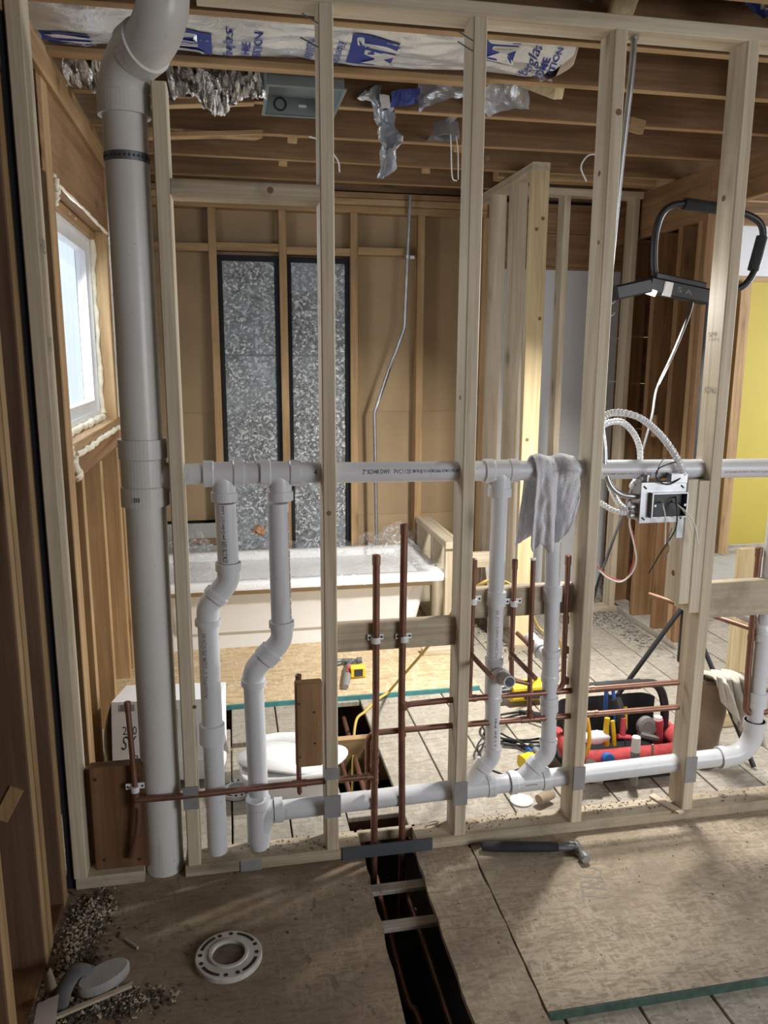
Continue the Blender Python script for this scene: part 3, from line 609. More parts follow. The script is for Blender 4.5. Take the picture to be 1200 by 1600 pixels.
# first drop, with an offset, down through the sole plate
T = (-0.044, 0.06, 1.127); a1 = (-0.041, 0.06, 0.955); c1 = (-0.041, 0.06, 0.898); m1 = (-0.073, 0.06, 0.863); c2 = (-0.103, 0.06, 0.83); b2 = (-0.105, 0.06, 0.77); e2 = (-0.102, 0.06, 0.01)
pipe(dp, T, a1); elbow(dp, a1, c1, m1, hb=False); elbow(dp, m1, c2, b2, ha=True, hl=.018); pipe(dp, b2, (e2[0], e2[1], -.2))
coupling(dp, (-0.105, 0.06, 0.462), (-0.106, 0.06, 0.4), .0375)
lettering('ASTM D1785 NSF\u00ae', on_pipe((-0.04, 0.06, 0.959), (-0.042, 0.06, 1.023), R2, .30, .014), INK, dp, .006)
lettering('pw-G-dwv U.P. Code', on_pipe((-0.042, 0.06, 1.027), (-0.042, 0.06, 1.124), R2, .30, .014), INK, dp, .006)
lettering('Xirtec\u2022PVC 2" COM IPS SCH.40', on_pipe((-0.107, 0.06, 0.554), (-0.105, 0.06, 0.753), R2, .40, .013), INKG, dp, .004)
lettering('DRAIN WASTE VENT NSF-pw-dwv PVC', on_pipe((-0.106, 0.06, 0.059), (-0.106, 0.06, 0.38), R2, .85, .010), INKG, dp)
# second drop into the lower branch
T = (0.104, 0.06, 1.123); a1 = (0.107, 0.06, 0.769); c1 = (0.108, 0.06, 0.709); m1 = (0.066, 0.06, 0.666); c2 = (0.023, 0.06, 0.625); b2 = (0.02, 0.06, 0.574)
pipe(dp, T, a1); elbow(dp, a1, c1, m1, hb=True, hl=.018); elbow(dp, m1, c2, b2, ha=True, hl=.018); pipe(dp, b2, (0.026, 0.06, 0.218)); pipe(dp, (0.024, 0.06, 0.076), (.033, .06, -.2))
lettering('PVC 2" COM IPS SCH.40 ASTM D2665', on_pipe((0.108, 0.06, 0.779), (0.105, 0.06, 1.097), R2, -1.12, .011), INKR, dp)
w0 = (0.024, 0.06, 0.061); w1 = (0.024, 0.06, 0.227)
mb = MB().lathe(w0, Vector(w1)-Vector(w0), [(0, .031), (0, .0362), (.10, .0362), (.112, .0362), (.118, .038), (.142, .038), (.142, .031)], 28)
mb.sweep(smooth_path([(0.023, 0.06, 0.083), (0.037, 0.06, 0.123), (0.054, 0.06, 0.15), (0.075, 0.06, 0.156)], 5), .034, 24); hubs(mb, (0.072, 0.06, 0.156), (1, 0, 0), .026, .03, .0378); mb.build('wye_fitting', PVC2, dp)
L = lambda x: (x, .06, .1535+.0195*(x-.09))
pipe(dp, L(.085), L(.70)); 
# right hand wyes
def wye(par, x0, x1, j, b, rb, rh=.0378):
    p0, p1 = Vector(L(x0)), Vector(L(x1)); d = (p1-p0).normalized(); n = (p1-p0).length
    mb = MB().lathe(p0, d, [(0, .031), (0, rh), (.022, rh), (.024, .0345), (n-.028, .0345), (n-.026, rh), (n, rh), (n, .031)], 28)
    mb.sweep([Vector(L(j)), Vector(b)], rb, 24); hubs(mb, Vector(b)-(Vector(b)-Vector(L(j))).normalized()*.02, Vector(b)-Vector(L(j)), .024, rb, rb+.004); return mb.build('wye_fitting', PVC2, par)
wye(dp, .66, .784, .685, (0.75, 0.06, 0.245), .0275); pipe(dp, L(.77), L(.85)); wye(dp, .835, .972, .87, (0.93, 0.06, 0.229), .0275); pipe(dp, L(.96), L(1.60))
R15, H15 = .0245, .0292
def drop(cx, tops, cp, tt, cp2, el, diag):
    (u0, v0), (u1, v1) = tops
pipe(dp, (0.771, 0.06, 1.13), (0.769, 0.06, 0.811), R15); coupling(dp, (0.771, 0.06, 0.824), (0.77, 0.06, 0.778), H15); pipe(dp, (0.77, 0.06, 0.791), (0.77, 0.06, 0.601), R15)
t0, t1 = Vector((0.77, 0.06, 0.608)), Vector((0.771, 0.06, 0.454))
mb = MB().lathe(t0, t1-t0, [(0, .0245), (0, H15), (.022, H15), (.026, .0272), (.125, .0272), (.13, H15), (.146, H15), (.146, .024)], 24)
mb.sweep(arc_path(t0+Vector((0, 0, -.115)), t0+Vector((.004, 0, -.062)), t0+Vector((.010, -.042, -.046)), .03), .024, 20); hubs(mb, t0+Vector((.009, -.034, -.048)), (.1, -1, .1), .024, .02, .0255); mb.build('trap_arm_tee', PVC2, dp)
tp = t0+Vector((.010, -.04, -.046)); mb = MB().lathe(tp, (.08, -1, .08), [(0, .0195), (.065, .0195), (.065, .0155), (.0, .0155)], 24, caps=False); mb.build('open_trap_pipe', PVC, dp)
pipe(dp, (0.77, 0.06, 0.472), (0.776, 0.06, 0.29), R15); elbow(dp, (0.776, 0.06, 0.303), (0.775, 0.06, 0.263), (0.746, 0.06, 0.234), .0265, H15, .012, rad=.04)
lettering('PVC DRAIN WASTE 1-1/2" IPS', on_pipe((0.772, 0.06, 0.614), (0.771, 0.06, 0.77), R15, .12, .009), INKR, dp); lettering('1120 PSI', on_pipe((0.773, 0.06, 0.317), (0.772, 0.06, 0.41), R15, -.1, .006), INK, dp)
pipe(dp, (0.946, 0.06, 1.125), (0.955, 0.06, 0.812), R15); coupling(dp, (0.956, 0.06, 0.835), (0.956, 0.06, 0.784), H15+.001); pipe(dp, (0.955, 0.06, 0.801), (0.96, 0.06, 0.609), R15)
t0, t1 = Vector((0.96, 0.06, 0.622)), Vector((0.961, 0.06, 0.509))
mb = MB().lathe(t0, t1-t0, [(0, .0245), (0, H15+.001), (.02, H15+.001), (.024, .0275), (.085, .0275), (.09, H15), (.108, H15), (.108, .024)], 24)
mb.sweep(arc_path(t0+Vector((0, 0, -.09)), t0+Vector((0, .004, -.045)), t0+Vector((-.004, .075, -.03)), .03), .024, 20); hubs(mb, t0+Vector((-.004, .06, -.032)), (-.05, 1, .15), .035, .024, .028); mb.build('trap_arm_tee', PVC2, dp)
pipe(dp, t0+Vector((-.006, .08, -.029)), t0+Vector((-.012, .15, -.018)), .0235); 
pipe(dp, (0.96, 0.06, 0.522), (0.967, 0.06, 0.299), R15); coupling(dp, (0.961, 0.06, 0.461), (0.964, 0.06, 0.409), H15)
elbow(dp, (0.966, 0.06, 0.312), (0.967, 0.06, 0.258), (0.928, 0.06, 0.225), .0265, H15, .013, rad=.045)
lettering('PVC 1-1/2" DWV ASTM D2665', on_pipe((0.953, 0.06, 0.839), (0.953, 0.06, 0.977), R15, -.62, .008), INKR, dp)
lettering('-----', on_pipe(L(.88), L(.92), .0346, .1, .004), INKG, dp)
# drop at the far right
elbow(dp, (1.595, .06, .1825), (1.722, .06, .186), (1.722, .06, .31), .0335, .0378, .026, rad=.085); pipe(dp, (1.722, .06, .30), (1.722, .06, .47), R15+.001)
coupling(dp, (1.722, .06, .36), (1.722, .06, .415), H15+.003); pipe(dp, (1.722, .06, .46), (1.722, .06, .62), R15)
elbow(dp, (1.722, .06, .60), (1.722, .063, .665), (1.66, .20, .69), .027, H15, .022, rad=.05); pipe(dp, (1.722, .06, .66), (1.722, .06, 1.15), R15)

# ------------------------------------------------------------------ copper supply lines
def cu(par, pts, r=.0078, rad=.022, name='pipe', n=14):
    pts = [Vector(p) for p in pts]; out = [pts[0]]
    for i in range(1, len(pts)-1): out += arc_path(out[-1], pts[i], pts[i+1], rad, 5)[1:-1]
    out.append(pts[-1]); return MB().sweep(out, r, n).build(name, COPPER, par)
def cap(par, p, d=(0, 0, 1), r=.0078): return MB().lathe(p, d, [(-.028, r), (-.028, r+.0018), (.001, r+.0018), (.003, r-.002)], 14).build('end_cap', COPPER, par)
def ctee(par, p, ax, r, half=.022, br=None):
    p, ax = Vector(p), Vector(ax).normalized(); mb = MB().lathe(p-ax*half, ax, [(0, r), (0, r+.002), (half*.6, r+.002), (half*.65, r+.001), (half*1.35, r+.001), (half*1.4, r+.002), (half*2, r+.002), (half*2, r)], 14)
    if br: mb.lathe(p, br, [(0, r*.95+.001), (half*.5, r*.95+.001), (half*.5, r*.95+.002), (half, r*.95+.002), (half, r)], 14)
    return mb.build('tee_fitting', COPPER, par)
def clamp(par, p, r, ears=.024, m=VINYL):
    p = Vector(p); mb = MB().lathe(p+Vector((0, 0, -.009)), (0, 0, 1), [(0, r), (0, r+.0035), (.018, r+.0035), (.018, r)], 16)
    mb.box((p.x-ears, p.y+r*.4, p.z-.002), (p.x+ears, p.y+r*.4+.004, p.z+.016), .001); o = mb.build('pipe_clamp', m, par)
    for s in (-1, 1): MB().lathe((p.x+s*ears*.78, p.y+r*.4-.0003, p.z+.007), (0, -1, 0), [(0, .0035), (.001, .0035)], 10).build('screw', INK, o)
    return o
RR = .0095
lo = thing('copper_supply_line', (.40, .05, 0), 'lower copper line with short capped riser and a branch crossing the soil stack', 'copper pipe', 'copper supply lines')
c1t = (0.384, 0.02, 0.965); c1m = (0.382, 0.03, 0.251)
cu(lo, [c1t, (c1m[0]+.003, .026, .5), c1m, (c1m[0]-.001, .03, -.3)], .0108, .5); cap(lo, c1t, (0, 0, 1), .0108); clamp(lo, (0.384, 0.024, 0.704), .0108)
runL = (-0.327, 0, 0.271); runA = (-0.169, 0.004, 0.266)
cu(lo, [(runL[0]-.002, .000, runL[2]), runA, (.06, .018, .262), (c1m[0], .03, .257)], RR, .3)
ctee(lo, (c1m[0], .03, .257), (0, 0, 1), .0108, .026, (-1, 0, 0))
for z in (.30, .325): MB().lathe((c1m[0]+.0005, .029, z), (0, 0, 1), [(0, .0108), (0, .013), (.02, .013), (.02, .0108)], 14).build('coupling', COPPER, lo)
pl = [(-0.338, 0.03, 0.562), (-0.332, 0.018, 0.413), (-0.327, 0.008, 0.297), (-0.322, 0.004, 0.238), (-0.33, 0.004, 0.166), (-0.354, 0.016, 0.077)]
MB().sweep(smooth_path(pl, 6), .0080, 14).build('stub_out', COPPER, lo); cap(lo, pl[0], Vector(pl[0])-Vector(pl[1]), .0080); clamp(lo, (-0.328, 0.008, 0.301), .0085, .026); ctee(lo, (runL[0], .004, runL[2]), (.05, 0, 1), .0085, .022, (1, 0, 0))
s0 = (0.153, 0.05, 0.599); s1 = (0.149, 0.03, 0.226)
MB().sweep([s0, (s1[0], .045, s1[2]+.06), (s1[0], .032, s1[2]), (s1[0], .031, s1[2]-.008)], [.0078, .0078, .0078, .004], 14).build('stub_out', COPPER, lo); cap(lo, s0)
ctee(lo, (s1[0], .024, .2595), (1, 0, 0), RR, .022)
q = (0.369, 0.05, 0.306)
cu(lo, [(q[0]-.005, .045, q[2]-.10), (0.365, 0.05, 0.391), (0.621, 0.05, 0.393), (1.42, 0.05, 0.389)], RR, .03)
up = thing('copper_supply_line', (.49, .05, 0), 'upper copper line with the tallest capped riser, clamped to the block between studs', 'copper pipe', 'copper supply lines')
c2t = (0.467, 0.02, 1.054)
cu(up, [c2t, (c2t[0]-.002, .026, .5), ((0.472, 0.03, 0.053)[0], .03, .06), ((0.472, 0.03, 0.053)[0], .032, -.3)], .0108, .5); cap(up, c2t, (0, 0, 1), .0108); clamp(up, (0.47, 0.024, 0.702), .0108)
MB().lathe((0.471, 0.026, 0.474), (0, 0, 1), [(0, .0108), (0, .013), (.022, .013), (.022, .0108)], 14).build('coupling', COPPER, up)
q = (0.479, 0.05, 0.393)
cu(up, [(q[0]-.003, .047, q[2]-.02), (0.468, 0.05, 0.476), (0.62, 0.05, 0.48), (1.412, 0.05, 0.478)], RR, .03)
# the four risers between the two right hand studs
z_up = lambda x: (0.62, 0.05, 0.48)[2]+(x-.63)*((1.412, 0.05, 0.478)[2]-(0.62, 0.05, 0.48)[2])/(1.44-.63)
z_lo = lambda x: (0.621, 0.05, 0.393)[2]+(x-.63)*((1.42, 0.05, 0.389)[2]-(0.621, 0.05, 0.393)[2])/(1.44-.63)
p = (0.695, 0.057, 0.93); cu(up, [p, (p[0]-.003, .057, .5), (p[0]-.005, .05, z_up(.70))], .0078, .3); cap(up, p)
ctee(up, (p[0]-.003, .057, .624), (0, 0, 1), .0078, .02, (0, -1, 0)); cu(up, [(p[0]-.003, .057, .624), (p[0]-.003, -.15, .634)], .0078); ctee(up, (p[0]-.005, .05, z_up(.70)), (1, 0, 0), RR); clamp(up, (0.696, 0.057, 0.796), .0078, .026)
p = (1.001, 0.057, 0.927); cu(up, [p, (p[0]+.003, .057, .6), (p[0]+.004, .052, z_up(1.02)+.01), (p[0]-.05, .05, z_up(.98))], .0085, .03); cap(up, p, (0, 0, 1), .0085)
for c_ in ((1.004, 0.057, 0.708), (1.009, 0.057, 0.607), (1.015, 0.057, 0.502)): MB().lathe(c_, (0, 0, 1), [(0, .0085), (0, .0105), (.02, .0105), (.02, .0085)], 14).build('coupling', COPPER, up)
p = (0.826, 0.057, 0.922); cu(lo, [p, (p[0], .057, .62), (p[0]+.003, .055, (0.826, 0.055, 0.53)[2]), (p[0]+.06, .055, (0.891, 0.055, 0.517)[2]-.004)], .0078, .02); cap(lo, p)
ctee(lo, (p[0], .057, .615), (0, 0, 1), .0078, .02, (0, -1, 0)); cu(lo, [(p[0], .057, .615), (p[0]+.001, -.14, .617)], .0078); clamp(lo, (0.828, 0.057, 0.782), .0078, .026)
p = (0.885, 0.057, 0.924); cu(lo, [p, (p[0]+.004, .057, .6), (p[0]+.008, .05, z_lo(.89))], .0078, .3); MB().lathe((p[0], p[1], p[2]-.004), (0, 0, 1), [(0, .0078), (0, .0092), (.005, .0092), (.006, .004)], 14).build('end_cap', VINYL, lo)
ctee(lo, (p[0]+.005, .057, .637), (0, 0, 1), .0078, .02, (0, 1, 0)); cu(lo, [(p[0]+.005, .057, .637), (p[0]+.002, .17, .64)], .0078); ctee(lo, (p[0]+.008, .05, z_lo(.89)), (1, 0, 0), RR, .03, (0, 0, 1))
ctee(lo, (1.109, 0.05, 0.392), (1, 0, 0), RR, .02); ctee(up, (1.091, 0.05, 0.479), (1, 0, 0), RR, .02)
# risers beyond the last stud
ri = thing('copper_supply_line', (1.68, .06, 0), 'pair of copper risers behind the dark block past the electrical box stud', 'copper pipe', 'copper supply lines')
for dx, zt in ((-.004, .92), (.030, .925)):
    x = 1.688+dx; cu(ri, [(x, .075, zt), (x, .07, .5), (x, .06, .34 if dx < 0 else .41), (x+.25, .06, .335 if dx < 0 else .405)], .0105, .02); cap(ri, (x, .075, zt), (0, 0, 1), .0105)
    for z in (.645, .60): MB().lathe((x, .07, z), (0, 0, 1), [(0, .0105), (0, .0125), (.02, .0125), (.02, .0105)], 14).build('coupling', COPPER, ri)
cu(ri, [(1.50, .42, .665), (1.684, .07, .64)], .0085); cu(ri, [(1.718, .07, .655), (1.83, .07, .645)], .0095)
# long pipes lying in the open floor
for k, (lab, pts) in enumerate((('copper pipe in the dark floor gap in front, bent near its end', [(.402, .12, -.16), (.403, -.185, -.19), (.405, -.38, -.20), (.418, -.42, -.20), (.425, -.75, -.21), (.426, -1.5, -.21)]),
                                ('straight copper pipe in the dark floor gap in front, beside the bent one', [(.490, .12, -.16), (.498, -.19, -.19), (.501, -.36, -.2), (.503, -1.5, -.21)]),
                                ('pale copper pipe in the open floor behind the wall, nearer the basin', [(.385, .25, -.15), (.39, 1.3, -.10)]),
                                ('pale copper pipe passing through the joist in the open floor behind the wall', [(.445, .25, -.15), (.45, 1.3, -.10)]))):
    t = tag(MB().sweep(smooth_path(pts, 4), .011, 12).build('copper_pipe', COPPER), lab, 'copper pipe', 'copper pipes lying in the open floor')

# backer boards
b = MB().box((-.457, .03, .034), (-.303, .066, .366), .004).build('backer_board', W('dark', 2)); tag(b, 'dark brown scrap board upright at the wall end with a copper stub clamped on', 'board')
for x, z in ((-.44, .33), (-.32, .32), (-.43, .07), (-.33, .06)): MB().lathe((x, .0296, z), (0, -1, 0), [(0, .005), (.002, .004)], 10).build('screw', INK, b)
b2 = MB().box((-.478, .067, .036), (-.43, .088, .345), .003).build('backer_board', W('dark', 2)); tag(b2, 'narrow dark brown board tucked behind the bigger scrap board at the wall end', 'board')
b = MB().box((.139, .000, .326), (.219, .036, .590), .006).build('backer_board', W('old', 2)); tag(b, 'brown wood block fixed upright beside the stud, copper stub showing above and below', 'block')
for x, z in ((.195, .50), (.196, .40), (.15, .36), (.15, .53)): MB().lathe((x, -.0004, z), (0, -1, 0), [(0, .003), (.002, .003)], 8).build('nail_hole', INK, b)

# ------------------------------------------------------------------ things under the ceiling
def ins_z(x, y):
    v = noise.noise(Vector((x*4, y*14, 1.3)))*.014+noise.noise(Vector((x*9+y*5, y*30, 4)))*.008+abs(noise.noise(Vector((x*5, y*40, 7))))*.008
    bow = -.028*math.sin(math.pi*min(1, max(0, (y-.25)/.31)))
    end = -.03*max(0, (x-.8)/.2)**2 if x > .8 else 0
    return 2.460+v+bow+end*(.4+.6*math.sin(y*20))
ins = thing('insulation_batt', (.2, .4, 2.47), 'silver faced insulation batt with blue printing, stretched between the first two joists', 'insulation')
def ins_edge(u, v):
    x = -.53+1.545*u; 
    if u > .97: x += .03*math.sin(v*11)
    y = .248+.308*v; return (x, y, ins_z(x, y))
MB().grid(ins_edge, 170, 44).build('facing', FACING, ins)
MB().grid(lambda u, v: (-.53+1.53*u, .25+.30*v, 2.56+.02*math.sin(u*30)*math.sin(v*9)), 30, 6).build('batt', KRAFT, ins)
MB().grid(lambda u, v: (1.0+.07*math.sin(v*3.0+.3*math.sin(9*u)), .26+.29*u, ins_z(1.0, .26+.29*u)+.10*v+.02*math.sin(u*14)), 20, 8).build('torn_end', KRAFT, ins)
def on_ins(x0, x1, y0, y1, flip):
    # letters stand along X; a line of print runs along the batt's width
    def fn(u, v):
        x = x0+(x1-x0)*(1-v if not flip else v); y = y0+(y1-y0)*(1-u if not flip else u)
        # seen from below: v up is -X when reading towards the viewer
        return (x, y, ins_z(x, y)-.003)
    return fn
def logo(x0, x1, y0, y1, flip):
    f = on_ins(x0, x1, y0, y1, flip)
    def blue(u, v): return f(u, v)
    MB().grid(lambda u, v: f(u+.05*(v-.5), v), 8, 6).build('printed_logo', INKB, ins)
    g = lambda u, v: (lambda p: (p[0], p[1], p[2]-.002))(f(.06+.88*u+.05*(v-.5), .10+.95*v))
    lettering('JM', g, FACING, ins, .03, .0, 1.0, 'printed_logo')
def lines(x0, xs, y0, y1, flip):
    for (t, bold, shear), (xa, xb) in zip((('Fiberglas', .0, .35), ('HOME', .015, 0), ('INSULATION', .015, 0)), xs):
        k = {'Fiberglas': (.0, 1.), 'HOME': (.22, .80), 'INSULATION': (0, 1.)}[t]
        ya, yb = y0+(y1-y0)*k[0], y0+(y1-y0)*k[1]
        lettering(t, on_ins(xa, xb, ya, yb, flip), INKB, ins, bold, shear)
logo(-.165, -.040, .33, .553, False); lines(0, ((-.008, .030), (.046, .072), (.080, .106)), .31, .553, False)
logo(-.515, -.385, .39, .545, True); logo(.365, .505, .31, .478, True)
lines(0, ((.318, .352), (.27, .30), (.235, .262)), .34, .50, True)
logo(.745, .865, .24, .37, True); lines(0, ((.905, .95), (.955, .98), (.985, 1.005)), .28, .45, False)

def crumple(name, fn, nu, nv, mat, amp, fr, parent=None, seed=0, sharp=True):
    def g(u, v):
        p = Vector(fn(u, v)); q = p*fr+Vector((seed, seed*.7, 0)); d = noise.noise_vector(q)*amp
        e = noise.noise_vector(q*2.7)*amp*.45
        return p+d+e
    return MB().grid(g, nu, nv, smooth=not sharp).build(name, mat, parent)
def foil_curtain(x0, x1, zt, bot, y0, label, seed):
    def fn(u, v):
        x = x0+(x1-x0)*u; zb = bot(u)+.012*noise.noise(Vector((x*60, seed, 0))); z = zt+(zb-zt)*v
        q = Vector((x*64, z*12+seed, seed)); q2 = Vector((x*140, z*34, seed+5))
        return (x+.010*noise.noise(q2), y0+.035*noise.noise(q)+.014*noise.noise(q2)-.05*math.sin(3.1*v)*.6, z+.006*noise.noise(q2*1.3))
    return tag(MB().grid(fn, 210, 50, smooth=False).build('crinkled_foil', FOIL), label, 'foil')
foil_curtain(-.185, .125, 2.64, lambda u: 2.372-.062*math.exp(-((u-.50)/.17)**2)-.02*math.exp(-((u-.05)/.08)**2), .69, 'shiny crinkled foil duct sleeve sagging between joists, beside the grey fan box', 3.0)
foil_curtain(-.50, -.26, 2.64, lambda u: 2.37+.02*math.sin(8*u)-.05*u, .69, 'shiny crinkled foil between the white soil stack and the window header', 9.0)
fb = thing('fan_housing', (.26, .80, 2.42), 'grey metal fan housing box fixed between joists behind the stud', 'fan box')
mb = MB(); mb.box((.135, .63, 2.40), (.385, .634, 2.62)).box((.135, .95, 2.40), (.385, .954, 2.62)).box((.135, .634, 2.40), (.139, .95, 2.62)).box((.381, .634, 2.40), (.385, .95, 2.62)).box((.139, .634, 2.46), (.381, .95, 2.464)); mb.build('housing', GREYBOX, fb)
frame = MB()
for lo_, hi_ in (((.128, .618, 2.397), (.392, .634, 2.401)), ((.128, .95, 2.397), (.392, .966, 2.401)), ((.128, .634, 2.397), (.139, .95, 2.401)), ((.381, .634, 2.397), (.392, .95, 2.401))): frame.box(lo_, hi_)
frame.build('flange', GREYBOX, fb)
MB().lathe((.195, .9495, 2.435), (0, -1, 0), [(0, .018), (0, .024), (.003, .024), (.003, .018)], 20, caps=False).build('knockout_ring', BLACK, fb); MB().box((.262, .944, 2.428), (.29, .9495, 2.436)).build('label_plate', VINYL, fb)
t = crumple('hanging_foil_scrap', lambda u, v: (.525+.055*math.sin(2.6*v)+.10*(u-.5)*(1-.55*v)+.03*v, .93-.03*math.sin(6*u+3*v), 2.475-.26*v+.05*u*(1-v)), 16, 24, FACING, .030, 15, seed=4)
tag(t, 'torn silver facing scrap dangling from the joists, blue print at its top', 'foil scrap')
crumple('printed_patch', lambda u, v: (.60+.10*u, .915-.02*v, 2.438+.05*v+.02*u), 8, 6, INKB, .010, 16, t, 6); crumple('white_patch', lambda u, v: (.56+.035*u, .898, 2.43+.045*v), 5, 5, PAPERW, .008, 16, t, 8)
t = crumple('torn_facing', lambda u, v: (.70+.44*u, .90-.03*math.sin(5*u), 2.615-(.19-.05*abs(math.sin(5.0*u)))*v), 44, 18, FACING, .020, 11, seed=14)
tag(t, 'sheet of silver facing hanging between joists behind the middle studs', 'foil')
cb = crumple('dark_foil_clump', lambda u, v: (1.32+.40*u, -.12+.2*v, 2.60-.14*math.sin(3.1*u)*math.sin(3.1*v)), 30, 16, INKB, .05, 14, seed=21); tag(cb, 'crumpled blue printed wrapping tucked among the joists above the top plate', 'wrapping')
crumple('torn_white_flap', lambda u, v: (1.36+.30*u, -.14+.12*v, 2.565-.09*math.sin(3.1*u)*math.sin(3.1*v)), 24, 10, FOIL, .05, 15, cb, 27)
cb2 = crumple('dark_foil_clump', lambda u, v: (.86+.22*u, -.10+.2*v, 2.60-.09*math.sin(3.1*u)), 20, 12, BLACKSHEET, .04, 13, seed=31); tag(cb2, 'dark torn paper bundle above the top plate beside the slanting yellow brace', 'wrapping')
crumple('foil_shred', lambda u, v: (1.0+.18*u, -.12+.1*v, 2.56-.06*math.sin(3*u)), 14, 8, FOIL, .05, 17, cb2, 33)
t = crumple('foil_tatter', lambda u, v: (1.80+.12*u, .32+.02*v, 2.50-.22*v), 10, 16, FACING, .035, 14, seed=41); tag(t, 'silver and blue foil tatter hanging past the stud with the electrical box', 'foil scrap')
ob = thing('junction_box', (.872, 1.12, 2.43), 'octagonal steel ceiling box between joists with a white wire loop', 'junction box')
MB().lathe((.872, 1.13, 2.40), (0, 0, 1), [(.05, .001), (.05, .048), (0, .050), (0, .056), (.003, .056), (.055, .05)], 8, caps=False).build('box', STEEL, ob)
MB().box((.855, 1.006, 2.452), (.89, 1.394, 2.458)).build('hanger_bar', STEEL, ob)
MB().sweep(smooth_path([(.885, 1.12, 2.45), (.888, 1.11, 2.36), (.895, 1.11, 2.25), (.915, 1.11, 2.235)], 6), .003, 8).build('wire', WIREW, ob); MB().sweep(smooth_path([(.90, 1.12, 2.45), (.915, 1.11, 2.36), (.92, 1.11, 2.24)], 6), .0025, 8).build('wire', WIREW, ob)
t = MB().sweep(smooth_path([(.34, 1.41, 2.45), (.40, 1.38, 2.42), (.46, 1.36, 2.35), (.47, 1.36, 2.30)], 6), .0035, 8).build('cable_end', WIREW); tag(t, 'short white cable end poking out below the joists beside the tall stud', 'cable')
t = MB().sweep(smooth_path([(1.66, 1.40, 2.44), (1.61, 1.40, 2.43), (1.58, 1.40, 2.38), (1.61, 1.40, 2.32)], 6), .004, 8).build('cable_end', WIREW); tag(t, 'white cable tail curling down from the joists between the pale tall studs', 'cable')

# ------------------------------------------------------------------ rag on the vent pipe
def rag_fn(layer):
    bot_f = [(0, .975), (.08, .955), (.20, .985), (.30, .972), (.36, .958), (.46, .970), (.60, .985), (.78, 1.02), (.92, 1.07), (1, 1.10)]
    bot_b = [(0, .955), (.15, .97), (.45, .99), (.8, 1.02), (1, 1.08)]
    def ip(tab, s):
        for (a, b), (c, d) in zip(tab, tab[1:]):
            if s <= c: return b+(d-b)*(s-a)/(c-a)
        return tab[-1][1]
    def fn(s, t):
        zc, r = 1.2, .0420
        if t < .45:
            k = t/.45; z = ip(bot_f, s)+(zc-ip(bot_f, s))*k; d = 1-k; y = .06-r-.006-.010*d; side = 1
        elif t < .62:
            a = (t-.45)/.17*math.pi; z = zc+r*math.sin(a)*1.04; y = .06-r*math.cos(a); d = 0; side = math.cos(a)
        else:
            k = (t-.62)/.38; d = k; z = zc+(ip(bot_b, s)-zc)*k; y = .06+r+.006; side = -1
        x = .868+.132*s+d*(-.012*(1-s)+.016*s*(1-d)-(.012 if side < 0 else 0))
        f = .018*math.exp(-((s-.30-.10*d)/.07)**2)+.012*math.exp(-((s-.80)/.13)**2)-.020*math.exp(-((s-.50-.05*d)/.05)**2)-.008*math.exp(-((s-.08)/.06)**2)
        y -= f*(.25+.9*d)*(1 if side > 0 else -.3)
        n = noise.noise(Vector((s*5, t*6, 3)))*.008+noise.noise(Vector((s*14, t*16, 9)))*.003
        return (x, y+n*(1 if t < .45 or t > .62 else .3), z+(.004*math.sin(s*11) if d == 0 else 0))
    return fn
rag = MB().grid(rag_fn(0), 60, 90).build('rag', RAG, None, None, .005); tag(rag, 'grimy grey white terry rag folded over the vent pipe', 'rag')

# ------------------------------------------------------------------ electrical box, conduit and armoured cables
cd = thing('metal_conduit', (1.1, .03, 2.4), 'thin steel conduit down the side of a stud, bending into the electrical box', 'conduit')
MB().sweep(smooth_path([(1.103, 0.03, 2.402), (1.101, 0.03, 2.302), (1.095, .05, 2.05), (1.086, .062, 1.70), (1.083, .062, 1.40), (1.096, 0.05, 1.265), (1.1, 0.045, 1.207), (1.118, 0.04, 1.153), (1.149, 0.035, 1.125), (1.183, 0.03, 1.117), (1.233, 0.03, 1.114)], 8), .0088, 12).build('tube', STEEL, cd)
MB().lathe((1.103, 0.03, 2.402), (0, 0, 1), [(-.004, .0089), (-.004, .0135), (0, .0135), (0, .0089)], 14).build('flange', STEEL, cd)
for z in (1.69, 1.655): MB().sweep([(1.078, .05, z), (1.10, .055, z+.004), (1.105, .05, z+.012)], .002, 6).build('strap', STEEL, cd)
eb = thing('electrical_box', (1.28, .03, 1.03), 'open galvanised electrical box with raised ring and loose wires, fixed beside the stud', 'electrical box')
mb = MB(); X0, X1, Z0, Z1, Y0, Y1 = 1.205, 1.352, 1.04, 1.158, .006, .06
mb.box((X0, Y1-.002, Z0), (X1, Y1, Z1)).box((X0, Y0, Z0), (X0+.002, Y1-.002, Z1)).box((X1-.002, Y0, Z0), (X1, Y1-.002, Z1)).box((X0+.002, Y0, Z0), (X1-.002, Y1-.002, Z0+.002)).box((X0+.002, Y0, Z1-.002), (X1-.002, Y1-.002, Z1)); mb.build('box', STEEL, eb)
mb = MB(); ox0, ox1, oz0, oz1 = 1.236, 1.348, 1.058, 1.128
for lo_, hi_ in (((X0-.002, .002, oz1), (X1+.002, .006, Z1+.004)), ((X0-.002, .002, Z0-.004), (X1+.002, .006, oz0)), ((X0-.002, .002, oz0), (ox0, .006, oz1)), ((ox1, .002, oz0), (X1+.002, .006, oz1))): mb.box(lo_, hi_)
mb.build('cover_plate', STEEL, eb)
mb = MB()
for lo_, hi_ in (((ox0-.004, -.016, oz1), (ox1+.004, .002, oz1+.004)), ((ox0-.004, -.016, oz0-.004), (ox1+.004, .002, oz0)), ((ox0-.004, -.016, oz0), (ox0, .002, oz1)), ((ox1, -.016, oz0), (ox1+.004, .002, oz1))): mb.box(lo_, hi_)
mb.build('raised_ring', STEEL, eb)
